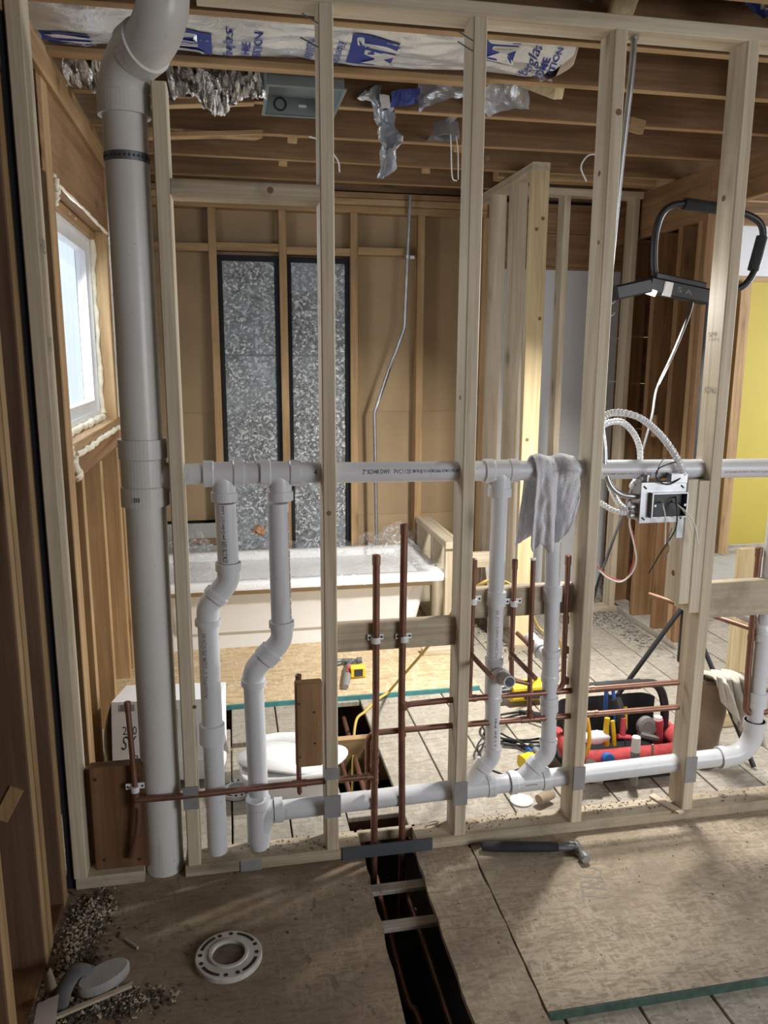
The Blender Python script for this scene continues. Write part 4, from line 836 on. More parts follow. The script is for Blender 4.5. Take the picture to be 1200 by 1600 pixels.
MB().box((ox0, .004, oz0), (ox1, .0055, oz1)).build('dark_opening', BLACK, eb)
for x, z in ((1.215, 1.147), (1.34, 1.147), (1.215, 1.05), (1.34, 1.05)): MB().obox((x, .0015, z), (.013, .001, .005), (0, .7, 0)).build('slot', INK, eb)
for x in (ox0+.006, ox1-.006): MB().lathe((x, -.016, 1.093), (0, -1, 0), [(0, .005), (.002, .004)], 10).build('screw', STEEL, eb)
MB().box((1.30, .0, Z1), (1.354, .03, Z1+.03), .001).build('mounting_bracket', STEEL, eb); MB().box((1.33, .0, Z0-.055), (1.354, .012, Z0), .001).build('mounting_bracket', STEEL, eb)
for p in ((1.20, .03, 1.085), (1.20, .03, 1.058), (1.232, .03, 1.165)): MB().lathe(p, (-1, 0, 0) if p[2] < 1.1 else (0, 0, 1), [(-.01, .011), (.012, .011), (.012, .014), (.018, .014)], 12).build('connector', STEEL, eb)
def wire(pts, m, r=.0022, n='wire'): return MB().sweep(smooth_path(pts, 7), r, 8).build(n, m, eb)
wire([(1.272, .002, 1.10), (1.26, -0.03, 1.096), (1.269, -0.035, 1.053), (1.277, -0.03, 0.975)], WIREW); wire([(1.31, .002, 1.10), (1.312, -0.03, 1.094), (1.337, -0.045, 1.07), (1.367, -0.04, 1.03), (1.386, -0.035, 0.972)], WIREW); wire([(1.31, .002, 1.105), (1.316, -0.03, 1.09), (1.339, -0.04, 1.059), (1.364, -0.035, 1.003)], WIREW, .0016)
wire([(1.32, .002, 1.115), (1.308, -0.02, 1.108), (1.309, -0.03, 1.074), (1.309, -0.03, 1.024), (1.285, -0.03, 0.979), (1.26, -0.03, 0.939), (1.23, -0.03, 0.884)], WIREK); wire([(1.296, -0.03, 1.025), (1.283, -0.035, 0.986), (1.291, -0.03, 0.954), (1.272, -0.03, 0.923)], GREYP, .0018)
wire([(1.191, 0.03, 1.066), (1.18, 0.02, 1.032), (1.199, 0.02, 0.971), (1.212, 0.02, 0.914), (1.2, 0.02, 0.873), (1.165, 0.02, 0.846), (1.12, 0.02, 0.861), (1.089, 0.02, 0.887)], WIREW, .0026); wire([(1.191, 0.03, 1.062), (1.187, 0.025, 1.027), (1.207, 0.025, 0.965), (1.206, 0.025, 0.907), (1.18, 0.025, 0.85), (1.123, 0.025, 0.865), (1.081, 0.02, 0.902)], WIRER, .0022)
wire([(1.356, 0.02, 1.188), (1.327, 0, 1.172), (1.286, -0.01, 1.157), (1.25, -0.015, 1.168), (1.238, -0.015, 1.188), (1.247, -0.015, 1.208), (1.279, -0.01, 1.22), (1.307, -0.005, 1.225)], WIREK); wire([(1.245, -0.01, 1.187), (1.248, -0.012, 1.215), (1.265, -0.01, 1.24)], GREYP, .0016)
def armour(label, pts, r=.0105):
    P = smooth_path(pts, 16); rr = []
    Q = []
    for a, b in zip(P, P[1:]):
        n = max(1, int((b-a).length/.0022))
        for k in range(n): Q.append(a+(b-a)*(k/n))
    rr = [r*(1+.09*math.sin(2*math.pi*i/3.6)) for i in range(len(Q))]
    o = MB().sweep(Q, rr, 10, smooth=False).build('armoured_cable', STEEL2); return tag(o, label, 'cable')
STEEL2 = plain('bright_armour_steel', (.78, .79, .80), .4, .25, .08, 30)
armour('outer armoured cable arching over the vent pipe into the electrical box top', [(1.087, 0.075, 1.337), (1.103, 0.06, 1.365), (1.144, 0.05, 1.372), (1.203, 0.04, 1.356), (1.261, 0.03, 1.312), (1.306, 0.02, 1.259), (1.33, 0.01, 1.216), (1.346, 0.01, 1.182), (1.345, .02, 1.165)])
armour('inner armoured cable looping behind the vent pipe', [(1.1, 0.09, 1.324), (1.129, 0.09, 1.339), (1.177, 0.1, 1.338), (1.221, 0.115, 1.308), (1.249, 0.12, 1.265), (1.258, 0.12, 1.213), (1.247, 0.11, 1.163), (1.204, 0.06, 1.142), (1.232, .03, 1.18)], .0095)
armour('armoured cable curving down past the stud into the lower box side', [(1.122, 0.13, 1.211), (1.141, 0.12, 1.185), (1.146, 0.09, 1.134), (1.16, 0.06, 1.092), (1.183, 0.035, 1.07), (1.219, 0.028, 1.06), (1.20, .03, 1.058)], .0085)
armour('short armoured cable leaving the box sideways behind the stud', [(1.078, 0.075, 1.106), (1.099, 0.06, 1.094), (1.136, 0.045, 1.071), (1.179, 0.035, 1.064), (1.20, .03, 1.085)], .0085)

# ------------------------------------------------------------------ work light on its stand
wkl = thing('work_light', (1.75, .6, 0), 'black tubular work light hung on a stand behind the right hand studs, one lamp shining', 'work light')
YL = .55
fr = [(1.522, YL, 1.80), (1.500, YL, 1.86), (1.498, YL, 1.98), (1.53, YL, 2.055), (1.61, YL, 2.078), (1.75, YL, 2.065), (1.87, YL, 2.045), (1.925, YL, 2.0), (1.922, YL, 1.90), (1.88, YL, 1.81), (1.80, YL, 1.775), (1.70, YL, 1.765)]
MB().sweep(smooth_path(fr, 6), .0125, 12).build('tube_frame', BLACK, wkl)
MB().sweep([(1.60, YL, 2.078), (1.74, YL, 2.066)], .021, 14).build('foam_grip', RUBBER, wkl); MB().sweep([(1.925, YL, 1.975), (1.90, YL, 1.855)], .020, 14).build('foam_grip', RUBBER, wkl)
bar = MB().obox((1.60, YL, 1.775), (.24, .05, .055), (0, .16, 0), .006).obox((1.60, YL-.01, 1.81), (.20, .03, .022), (0, .16, 0), .004); bar.build('lamp_body', BLACK, wkl)
MB().obox((1.405, YL-.02, 1.775), (.13, .06, .050), (0, -.22, 0), .006).build('lamp_head', BLACK, wkl); MB().ball((1.463, YL, 1.80), .022, n=10, m=6).build('hinge', BLACK, wkl)
MB().obox((1.478, YL-.012, 1.772), (.045, .04, .02), (.35, .25, 0), .003).build('lit_lens', emis('lit_lamp_lens', (1., .98, .93), 9), wkl); MB().obox((1.545, YL-.027, 1.778), (.032, .012, .05), (0, .16, 0), .002).build('lens', WHITE, wkl)
lettering('S A', lambda u, v: (1.585+.06*u, YL-.0262, 1.770-.012*u+.018*v), GREYP, wkl)
for s in (0, 1, 2):
    a = 2.1*s+.9; MB().sweep([(1.78, .62, .55), (1.78+.36*math.cos(a), .62+.36*math.sin(a), -.01)], .010, 10).build('leg', BLACK, wkl)
MB().sweep([(1.78, .62, .3), (1.78, .62, 1.78)], .014, 12).build('pole', BLACK, wkl)
MB().sweep(smooth_path([(1.66, YL, 1.76), (1.655, YL, 1.70), (1.60, YL, 1.55), (1.545, YL, 1.42), (1.50, .5, 1.30), (1.38, .4, 1.05), (1.27, .32, .85), (1.22, .3, .72), (1.20, .4, .3), (1.15, .55, .0)], 8), .0048, 10).build('power_cord', RUBBER, wkl)
MB().sweep(smooth_path([(1.668, YL, 1.755), (1.66, YL, 1.70), (1.61, YL, 1.56), (1.55, YL, 1.43)], 8), .0022, 8).build('pale_wire', WIREW, wkl)
area('work_light_beam', (1.36, .50, 1.735), (1.30, .0, 1.2), .12, .05, 8, (1.0, .97, .90))
area('work_light_glow', (1.53, .53, 1.735), (1.0, 1.3, .0), .22, .06, 33, (1.0, .97, .91), 120)

# ------------------------------------------------------------------ bathtub with film
tub = thing('bathtub', (.45, 2.1, 0), 'new white bathtub in front of the back wall, wrapped in clear plastic film', 'bathtub')
TX0, TX1, TY0, TY1, TZ = -.50, 1.085, 1.775, 2.475, .395
def rr(x0, x1, y0, y1, r, n=6):
    out = []
    for cx, cy, a0 in ((x1-r, y0+r, -90), (x1-r, y1-r, 0), (x0+r, y1-r, 90), (x0+r, y0+r, 180)):
        for i in range(n+1):
            a = math.radians(a0+90*i/n); out.append((cx+r*math.cos(a), cy+r*math.sin(a)))
    return out
rings = []
def ring(x0, x1, y0, y1, r, z): rings.append([(x, y, z) for x, y in rr(x0, x1, y0, y1, r)])
ring(TX0+.10, TX1-.14, TY0+.13, TY1-.1, .04, .0); ring(TX0+.06, TX1-.06, TY0+.125, TY1-.06, .04, TZ-.075); 
mb = MB(); 
def skin(mb, rings, smooth=True):
    n = len(rings[0]); v = [p for r_ in rings for p in r_]
    mb.add(v, [(i*n+j, i*n+(j+1) % n, (i+1)*n+(j+1) % n, (i+1)*n+j) for i in range(len(rings)-1) for j in range(n)], smooth); mb.add(rings[0], [tuple(range(n-1, -1, -1))])
skin(mb, rings, False); mb.build('skirt', WHITE, tub)
MB().box((TX0+.05, TY0+.065, TZ-.085), (TX1-.05, TY0+.105, TZ-.04), .004).build('rim_support', CARD, tub); MB().box((TX1-.09, TY0+.106, TZ-.085), (TX1-.05, TY1-.05, TZ-.04), .004).build('rim_support', CARD, tub)
rings = []
ring(TX0, TX1, TY0, TY1, .02, TZ-.042); ring(TX0, TX1, TY0, TY1, .02, TZ-.006); ring(TX0+.006, TX1-.006, TY0+.006, TY1-.006, .02, TZ)
ring(TX0+.07, TX1-.08, TY0+.065, TY1-.065, .05, TZ); ring(TX0+.08, TX1-.09, TY0+.075, TY1-.075, .06, TZ-.015); ring(TX0+.12, TX1-.20, TY0+.11, TY1-.11, .09, TZ-.30)
mb = MB(); n = len(rings[0]); skin(mb, rings); mb.add(rings[-1], [tuple(range(n))]); mb.build('rim_and_basin', WHITE, tub)
def film_fn(u, v):
    x = TX0-.02+1.62*u; y = TY0-.015+.72*v; edge = min(v, 1-v)
    z = TZ+.006+.012*abs(noise.noise(Vector((x*7, y*7, 2))))*4*(.35+.65*(u > .75))+.006*noise.noise(Vector((x*22, y*22, 5)))
    if v < .06: z -= (.06-v)/.06*.045
    if v > .93: z += (v-.93)/.07*.035*(.5+abs(math.sin(17*u)))
    if .12 < v < .88: z -= .02
    if u > .80: z += .03*(u-.80)/.2*abs(math.sin(v*9))+.025*abs(noise.noise(Vector((x*11, y*11, 8))))
    return (x, y, z)
f1 = MB().grid(film_fn, 110, 46, smooth=False).build('plastic_film', FILM); tag(f1, 'thin clear plastic film draped over the white bathtub', 'plastic film')
crumple('gathered_end', lambda u, v: (TX1-.30+.26*u, TY0+.30+.40*v, TZ+.015+.17*math.sin(3.1*u)*math.sin(3.1*v)*(1-.3*u)), 34, 26, FILM, .05, 12, f1, 3)
crumple('gathered_end', lambda u, v: (-.30+.14*u, TY0+.48+.18*v, TZ+.015+.17*math.sin(3.1*u)*math.sin(3.1*v)), 20, 18, FILM, .045, 14, f1, 13)
crumple('gathered_end', lambda u, v: (-.30+.30*u, TY0+.03+.40*v, TZ+.012+.05*math.sin(3.1*u)*math.sin(3.1*v)), 26, 20, FILM, .035, 14, f1, 17)

# ------------------------------------------------------------------ on the floor behind the wall
bx = thing('cardboard_box', (-.3, .65, -.018), 'white shipping box with barcode and scribble, tilted behind the stack', 'box')
e = Matrix.Rotation(-.10, 3, 'Z') @ Matrix.Rotation(-.16, 3, 'X')
BC = Vector((-.275, .68, .145))
def bp(x, y, z): return BC+e @ Vector((x, y, z))
mb = MB().box((-.19, -.12, -.07), (.19, .12, .15)); MB().add([bp(*p) for p in mb.v], mb.f).build('carton', PAPERW, bx)
MB().add([bp(x, y, z) for x, y, z in ((-.19, -.121, -.07), (.19, -.121, -.07), (.19, -.10, -.15), (-.19, -.10, -.15), (-.19, .1, -.15), (.19, .1, -.15), (.19, .12, -.07), (-.19, .12, -.07))], [(0, 1, 2, 3), (3, 2, 5, 4), (4, 5, 6, 7), (0, 3, 4, 7), (1, 6, 5, 2), (0, 7, 6, 1)]).build('lower_flaps', PAPERW, bx)
MB().grid(lambda u, v: bp(-.19-.03*math.sin(3.14*v), -.12+.24*u, -.13+.28*v), 4, 8).build('bulging_end', CARD, bx)
MB().add([bp(*p) for p in ((.19, -.122, -.03), (.19, -.122, .14), (.225, -.13, -.05), (.215, -.125, .0))], [(0, 2, 3, 1)]).build('loose_flap', PAPERW, bx)
onb = lambda x, z, L, H: (lambda u, v: bp(x+L*u, -.1215, z+H*v))
for i in range(16):
    x = -.165+.0036*i; MB().add([bp(x, -.1212, .115), bp(x+.001+.0016*R.random(), -.1212, .115), bp(x+.001+.0016*R.random(), -.1212, .14), bp(x, -.1212, .14)], [(0, 1, 2, 3)]).build('barcode_bar', INK, bx)
lettering('200', onb(-.152, .03, .05, .03), INK, bx); lettering('SY', onb(-.158, -.025, .055, .05), INK, bx, 0, .3); lettering('R2', onb(-.128, -.065, .03, .02), INK, bx, .02)
for i in range(10): MB().add([bp(.030, -.1215, .04+.008*i), bp(.043, -.1215, .04+.008*i), bp(.043, -.1215, .0435+.008*i), bp(.030, -.1215, .0435+.008*i)], [(0, 1, 2, 3)]).build('barcode_bar', INK, bx)
bs = thing('white_basin', (.12, .47, -.018), 'white porcelain basin with a curved lid lying on the plank floor behind the pipes', 'basin')
rings = []
def ov(cx, cy, a, b, z, n=32, sk=0): return [(cx+a*math.cos(2*math.pi*i/n)+sk*math.cos(4*math.pi*i/n), cy+b*math.sin(2*math.pi*i/n), z) for i in range(n)]
rings = [[(x, y, z) for x, y in rr(.14-q, .14+q, .47-q*.72, .47+q*.72, .05)] for q, z in ((.135, -.018), (.145, .02), (.160, .07), (.170, .092), (.160, .097))]
mb = MB(); skin(mb, rings); mb.add(rings[-1], [tuple(range(len(rings[-1])))]); mb.build('bowl', WHITE, bs)
MB().sweep(smooth_path([(.02, .60, .10), (.12, .615, .105), (.24, .60, .10)], 6), .028, 14).build('rear_rim', WHITE, bs)
rings = [[(x, y, z+.014*math.sin((x+.05)*16)) for x, y, z in ov(.165, .47, .20*k, .115*k, h)] for k, h in ((.95, .100), (1, .106), (.99, .112), (.6, .118))]
mb = MB(); skin(mb, rings); mb.add(rings[-1], [tuple(range(32))]); mb.build('lid', WHITE, bs)
def closet_flange(name, c, r, label, m, z0=0.):
    o = thing(name, (*c, z0), label, 'flange'); c3 = (*c, z0)
    MB().lathe(c3, (0, 0, 1), [(0, r*.97), (0, r), (.012, r), (.014, r*.97), (.014, r*.60), (.019, r*.585), (.019, r*.50), (.006, r*.47), (.002, .001)], 48, caps=False).build('ring', m, o)
    for k in range(4):
        a0 = .5+k*math.pi/2; mb = MB(); v = []
        for j in range(9):
            a = a0+.75*j/8
            for q in (r*.80, r*.90): v.append((c[0]+q*math.cos(a), c[1]+q*math.sin(a), z0+.0146))
        mb.add(v, [(2*j, 2*j+1, 2*j+3, 2*j+2) for j in range(8)]); mb.build('bolt_slot', DIRT, o)
        for da in (-.18, .98): MB().lathe((c[0]+r*.84*math.cos(a0+da), c[1]+r*.84*math.sin(a0+da), z0+.0142), (0, 0, 1), [(0, .0055), (.0008, .0055)], 10).build('screw_hole', DIRT, o)
    return o
FL = plain('dusty_white_pvc', (.52, .50, .46), .6, 0, .2, 30)
closet_flange('toilet_flange', (-.072, -.352), .086, 'dusty white toilet flange ring set in the muddy plywood floor', FL)
MB_d = MB().lathe((-.072, -.352, .008), (0, 0, 1), [(0, .040), (.003, .040)], 24); MB_d.build('muddy_plug', plain('wet_mud', (.13, .10, .07), .9, 0, .4, 60, .5), bpy.data.objects['toilet_flange'])
closet_flange('toilet_flange', (-.04, .487), .062, 'smaller white flange ring on the planks beside the white basin', PVC2, -.017)

def hammer(name, p0, p1, hd, label, hcol, head=DKSTEEL, s=1.0):
    p0, p1, hd = Vector(p0), Vector(p1), Vector(hd); o = thing(name, p0, label, 'hammer'); d = (p1-p0).normalized()
    L = (p1-p0).length
    MB().sweep([p0, p0+d*.05, p0+d*L*.70, p0+d*L*.80], [.014, .0185, .0175, .0145], 12, flat=.85).build('grip', RUBBER if hcol is None else hcol, o)
    MB().sweep([p0+d*L*.78, p1-d*.005], [.0135, .0125], 10, flat=.8).build('shaft', DKSTEEL, o)
    n = d.cross(hd).normalized(); mb = MB().lathe(p1, hd, [(-.018, .014), (.014, .0135), (.022, .009), (.034, .010), (.040, .0155), (.062, .0155), (.064, .014)], 16)
    up = d*.010
    for s_ in (-1, 1):
        mb.sweep(smooth_path([p1-hd*.014+n*.004*s_, p1-hd*.04+n*.006*s_+d*.002, p1-hd*.068+n*.009*s_-d*.010, p1-hd*.090+n*.011*s_-d*.028], 4), [.011]*4+[.009]*4+[.006]*4+[.002], 8)
    mb.build('head', head, o); return o
hammer('claw_hammer', (.715, -.040, .018), (1.009, -0.103, 0.02), Vector((1.009, -0.182, 0.016))-Vector((1.006, -0.086, 0.018)), 'grey claw hammer lying on the plywood against the sole plate', None, STEEL)
hammer('claw_hammer', (0.47, 1.252, 0.018), (0.533, 1.551, 0.022), Vector((.9, -.1, .05)).normalized(), 'small hammer with dark grip on the strand board before the bathtub', GREYP)
MB().sweep([(0.499, 1.386, 0.034), (0.516, 1.459, 0.036)], .008, 8).build('red_band', REDP, bpy.data.objects['claw_hammer.001'])
tm = thing('tape_measure', (.545, 1.40, .0), 'yellow tape measure lying beside the small hammer on the strand board', 'tape measure')
MB().box((.515, 1.375, 0), (.585, 1.415, .062), .01).build('case', YELLOW, tm); MB().box((.53, 1.3735, .012), (.572, 1.3745, .048)).build('label', INK, tm); MB().box((.508, 1.385, .0), (.516, 1.405, .012)).build('tape_end', STEEL, tm)
board_ = MB().box((.93, 1.60, .0), (1.12, 1.66, .035), .003).build('lumber_offcut', W('new', 0)); tag(board_, 'short pale lumber offcut on the strand board behind the block', 'offcut')

# yellow extension cord
yc = MB().sweep(smooth_path([(1.60, 1.35, .0), (1.45, 1.1, .25), (1.214, 0.75, 0.425), (1.067, 0.5, 0.586), (0.884, 0.18, 0.779), (0.836, 0.16, 0.82), (0.778, 0.15, 0.833), (0.729, 0.13, 0.82), (0.69, 0.16, 0.785), (0.696, 0.3, 0.674), (0.721, 0.75, 0.372), (.67, 1.19, .012), (0.657, 1.166, 0.012), (0.597, 1.122, 0.002), (0.523, 1.034, -0.01), (0.475, 0.983, -0.03), (.44, .84, -.12), (.40, .6, -.2)], 8), .0062, 10).build('extension_cord', YCORD); tag(yc, 'yellow extension cord looped over the block and down into the floor gap', 'cord')
# tangle of dark leads, a drill and a tape behind the wyes
def coil(label, cx, cy, a, b, turns, z0, seed, r=.0045, extra=()):
    rg = random.Random(seed); pts = []
    n = int(turns*14)
    for i in range(n):
        t = 2*math.pi*i/14; k = 1+.14*math.sin(i*.37+seed); pts.append((cx+a*k*math.cos(t)+.012*rg.uniform(-1, 1), cy+b*k*math.sin(t)+.012*rg.uniform(-1, 1), z0+.006+.030*i/n+.004*rg.random()))
    o = MB().sweep(smooth_path(pts+list(extra), 4), r, 8).build('power_lead', RUBBER); return tag(o, label, 'power lead')
coil('dark power lead coiled on the planks behind the white drops, plug end upward', 1.14, .72, .17, .13, 3.3, -.018, 3, .005, [(1.28, .70, .06), (1.20, .60, .20), (1.16, .58, .28), (1.14, .40, .12), (1.12, .30, .10)])
coil('second dark power lead spread in a loop nearer the sole plate', .99, .50, .10, .16, 1.6, -.018, 8, .004)
pg = thing('plug', (1.06, .36, .05), 'black lead plug lying behind the angled white drain fitting', 'plug'); MB().sweep([(1.081, 0.49, 0.06), (1.091, 0.461, 0.05)], [.008, .014], 10).build('strain_relief', RUBBER, pg); MB().sweep([(1.091, 0.461, 0.05), (1.101, 0.409, 0.05)], [.015, .013], 10).build('connector', GREYP, pg)
dr = thing('power_drill', (1.28, 1.0, 0), 'yellow and black power tool lying on the planks behind the copper risers', 'power tool')
MB().obox((1.28, 1.01, .045), (.20, .08, .085), (0, .05, .12), .018).build('body', YELLOW, dr); MB().sweep([(1.185, 1.0, .05), (1.13, .99, .055)], [.024, .014], 12).build('chuck', BLACK, dr); MB().obox((1.37, 1.0, .03), (.06, .075, .055), (0, 0, .1), .01).build('battery', BLACK, dr); MB().obox((1.30, .965, .035), (.12, .006, .03), (0, .05, .12)).build('dark_panel', BLACK, dr)
y2 = thing('tape_measure', (1.06, .44, 0), 'yellow tape measure with blue grip on the planks between the angled drains', 'tape measure')
MB().obox((1.055, .44, .022), (.065, .05, .05), (.1, 0, .35), .01).build('case', YELLOW, y2); MB().obox((1.09, .475, .04), (.06, .03, .022), (.0, .2, .35), .006).build('grip', BLUE, y2)
ld = MB().lathe((.954, .238, -.018), (0, 0, 1), [(0, .040), (.006, .041), (.008, .038), (.004, .034), (.004, .001)], 32, caps=False).build('round_lid', WHITE); tag(ld, 'round white plastic lid on the planks behind the sole plate', 'lid')
pi = MB().sweep([(0.999, 0.191, 0.01), (1.059, 0.218, 0.012)], .018, 16).build('pipe_offcut', KRAFT); tag(pi, 'dusty brown pipe offcut against the stud foot beside the round lid', 'offcut')

# sawhorse in the back
sh = thing('sawhorse', (1.33, 1.9, 0), 'pale wooden sawhorse standing between the middle stud and the yellow post', 'sawhorse')
board('top_beam', (1.20, 1.93, .37), (1.42, 1.97, .455), 'new', sh)
for x, dx in ((1.24, -.04), (1.39, .03)):
    for dy in (-.12, .12): MB().beam((x, 1.95, .40), (x+dx, 1.95+dy, -.018), .06, .025, (1, 0, 0)).build('leg', W('grey', 2), sh)

# ------------------------------------------------------------------ tool bag
tb = thing('tool_bag', (1.43, .42, -.018), 'open tool bag with red pocket band, black base and black tube handle', 'tool bag')
BX0, BX1, BY0, BY1 = 1.20, 1.625, .30, .58
def bagwall(z0, z1, o0, o1, mat, name):
    a = rr(BX0-o0, BX1+o0, BY0-o0, BY1+o0, .06); b = rr(BX0-o1, BX1+o1, BY0-o1, BY1+o1, .06); mb = MB(); n = len(a)
    mb.add([(x, y, z0) for x, y in a]+[(x, y, z1) for x, y in b], [(i, (i+1) % n, n+(i+1) % n, n+i) for i in range(n)], True); return mb.build(name, mat, tb)
bagwall(-.016, .055, 0, .004, BLACK, 'base'); P_ = [p for p in rr(BX0+.008, BX1-.008, BY0+.008, BY1-.008, .05)]; P_ = [p for p in P_ if p[1] > BY0+.06]; n_ = len(P_); k_ = max(range(n_), key=lambda i: (Vector(P_[i])-Vector(P_[(i+1) % n_])).length if P_[i][1] < BY0+.3 and P_[(i+1) % n_][1] < BY0+.3 else 0); P_ = P_[k_+1:]+P_[:k_+1]
MB().add([(x, y, .05) for x, y in P_]+[(x, y, .20) for x, y in P_], [(i, i+1, n_+i+1, n_+i) for i in range(n_-1)], True).build('inner_wall', RUBBER, tb)
MB().prism(rr(BX0, BX1, BY0, BY1, .06), -.018, -.012).build('bottom', BLACK, tb)
for k in range(1):
    MB().sweep(smooth_path([(BX0-.012, BY0+.20, .085), (BX0-.012, BY0+.06, .085), (BX0+.03, BY0-.008, .085), (BX0+.2, BY0-.014, .085), (BX1-.03, BY0-.008, .085), (BX1+.012, BY0+.06, .085), (BX1+.012, BY0+.20, .085)], 5), .036, 12, smooth=True).build('red_pocket_band', REDC, tb)
HZ = .30
MB().sweep(smooth_path([(BX0+.01, .44, .06), (BX0+.01, .44, .22), (BX0+.05, .44, .295), (1.32, .44, HZ), (1.50, .44, HZ), (1.575, .44, .285), (1.612, .44, .20), (1.615, .44, .06)], 6), .0165, 14).build('handle', BLACK, tb)
MB().sweep([(1.26, .44, .2995), (1.50, .44, HZ)], .0195, 14).build('foam_grip', RUBBER, tb)
lettering('Y', lambda u, v: (1.495+.02*u, BY0-.0515, .075+.022*v), PAPERW, tb)
def tool(name, lab, cat, parts):
    o = thing(name, parts[0][1][0], lab, cat)
    for n, pts, r, m in parts: MB().sweep(smooth_path(pts, 5), r, 10, flat=.7).build(n, m, o)
    return o
tool('pliers', 'pliers with long blue handles sticking up out of the tool bag', 'pliers', [('handle', [(1.382, 0.46, 0.141), (1.372, 0.46, 0.204), (1.373, 0.46, 0.312)], .0085, BLUE), ('handle', [(1.425, 0.47, 0.133), (1.415, 0.47, 0.209), (1.401, 0.47, 0.29)], .0075, BLUE), ('jaws', [(1.404, 0.45, 0.058), (1.401, 0.46, 0.14)], .010, DKSTEEL)])
tool('pliers', 'pliers with yellow handles standing in the red pocket band', 'pliers', [('handle', [(1.335, 0.36, 0.097), (1.328, 0.36, 0.163), (1.33, 0.36, 0.21)], .011, YELLOW), ('handle', [(1.366, 0.36, 0.094), (1.36, 0.36, 0.147), (1.352, 0.36, 0.197)], .008, YELLOW)])
tool('screwdriver', 'screwdriver with yellow tip handle standing behind the scissors', 'screwdriver', [('handle', [(1.452, 0.44, 0.113), (1.445, 0.44, 0.207)], .008, YELLOW), ('shank', [(1.456, 0.44, 0.045), (1.452, 0.44, 0.113)], .003, STEEL)])
tool('hand_saw', 'hand saw with black and red grip hooked over the bag handle', 'saw', [('grip', [(1.405, 0.38, 0.133), (1.394, 0.39, 0.221), (1.381, 0.4, 0.265)], .019, BLACK), ('red_grip', [(1.402, 0.372, 0.13), (1.404, 0.375, 0.196)], .012, REDP), ('blade_root', [(1.382, 0.37, 0.127), (1.436, 0.37, 0.117)], .012, REDP)])
tg = thing('tubing_cutter', (1.51, .40, .1), 'grey tubing cutter with round knob in the tool bag', 'pipe cutter'); MB().lathe((1.517, 0.4, 0.14), (0, -1, .1), [(-.012, .02), (-.012, .038), (.012, .038), (.014, .024), (.012, .018)], 20).build('wheel', GREYP, tg); MB().obox((1.522, 0.39, 0.104), (.08, .03, .022), (0, .3, 0), .006).build('jaw', GREYP, tg)
rt = thing('red_tube_tool', (1.58, .42, .1), 'red capped tube standing at the end of the tool bag', 'tube'); MB().sweep([(1.572, 0.4, 0.054), (1.566, 0.4, 0.133), (1.565, 0.4, 0.143), (1.563, 0.4, 0.165)], [.019, .019, .022, .020], 14).build('body', REDP, rt); MB().lathe((1.564, 0.4, 0.162), (0, 0, 1), [(0, .017), (.014, .015)], 14).build('cap', CLEAR, rt)
bt = thing('spray_bottle', (1.46, .24, .0), 'small bottle with clear cap standing in front of the red band', 'bottle')
p = Vector((1.382, 0.235, 0.105)); MB().lathe(p, (0, 0, 1), [(-.03, .017), (.024, .017), (.030, .0155)], 18).build('body', GREYP, bt); MB().lathe(p+Vector((0, 0, .03)), (0, 0, 1), [(0, .016), (.012, .0165), (.055, .0155), (.058, .013)], 18).build('cap', CLEAR, bt); MB().box((p.x-.013, p.y-.0176, p.z-.02), (p.x+.013, p.y-.0168, p.z+.012)).build('label', BLACK, bt); MB().lathe(p+Vector((0, 0, -.10)), (0, 0, 1), [(0, .016), (.07, .017)], 18).build('lower_body', GREYP, bt)
tool('wood_pencil', 'short dark bit standing in front of the red pocket band', 'bit', [('shank', [(1.455, 0.24, 0.09), (1.452, 0.24, 0.153)], .005, KRAFT)])
tl = thing('utility_tape', (1.36, .24, .02), 'round blue faced tape case in front of the tool bag', 'tape measure'); MB().lathe((1.282, 0.245, 0.109), (0, -1, .2), [(-.012, .020), (-.012, .022), (.010, .022), (.012, .018)], 20).build('case', BLUE, tl)
ca = MB().sweep(smooth_path([(1.202, 0.3, 0.292), (1.21, 0.28, 0.251), (1.216, 0.27, 0.193), (1.21, 0.265, 0.141), (1.189, 0.26, 0.113)], 6), .0075, 10).build('orange_hose', plain('orange_hose_rubber', (.72, .36, .03), .5, 0, .1)); tag(ca, 'orange hose hanging down beside the stud in front of the tool bag', 'hose')
ry = MB().ball((1.286, 0.36, 0.136), .045, (1.3, .6, .55), 16, 8, .15).build('crumpled_paper', PAPERW); tag(ry, 'crumpled white paper stuffed in the tool bag corner', 'paper')
mg = MB().grid(lambda u, v: (1.185+.075*u, .24-.02*v+.01*math.sin(4*u), .02+.11*v*(1-.45*u*u)), 6, 6).build('metal_scrap', STEEL); tag(mg, 'bent bright metal scrap leaning on the bag front beside the orange hose', 'scrap')

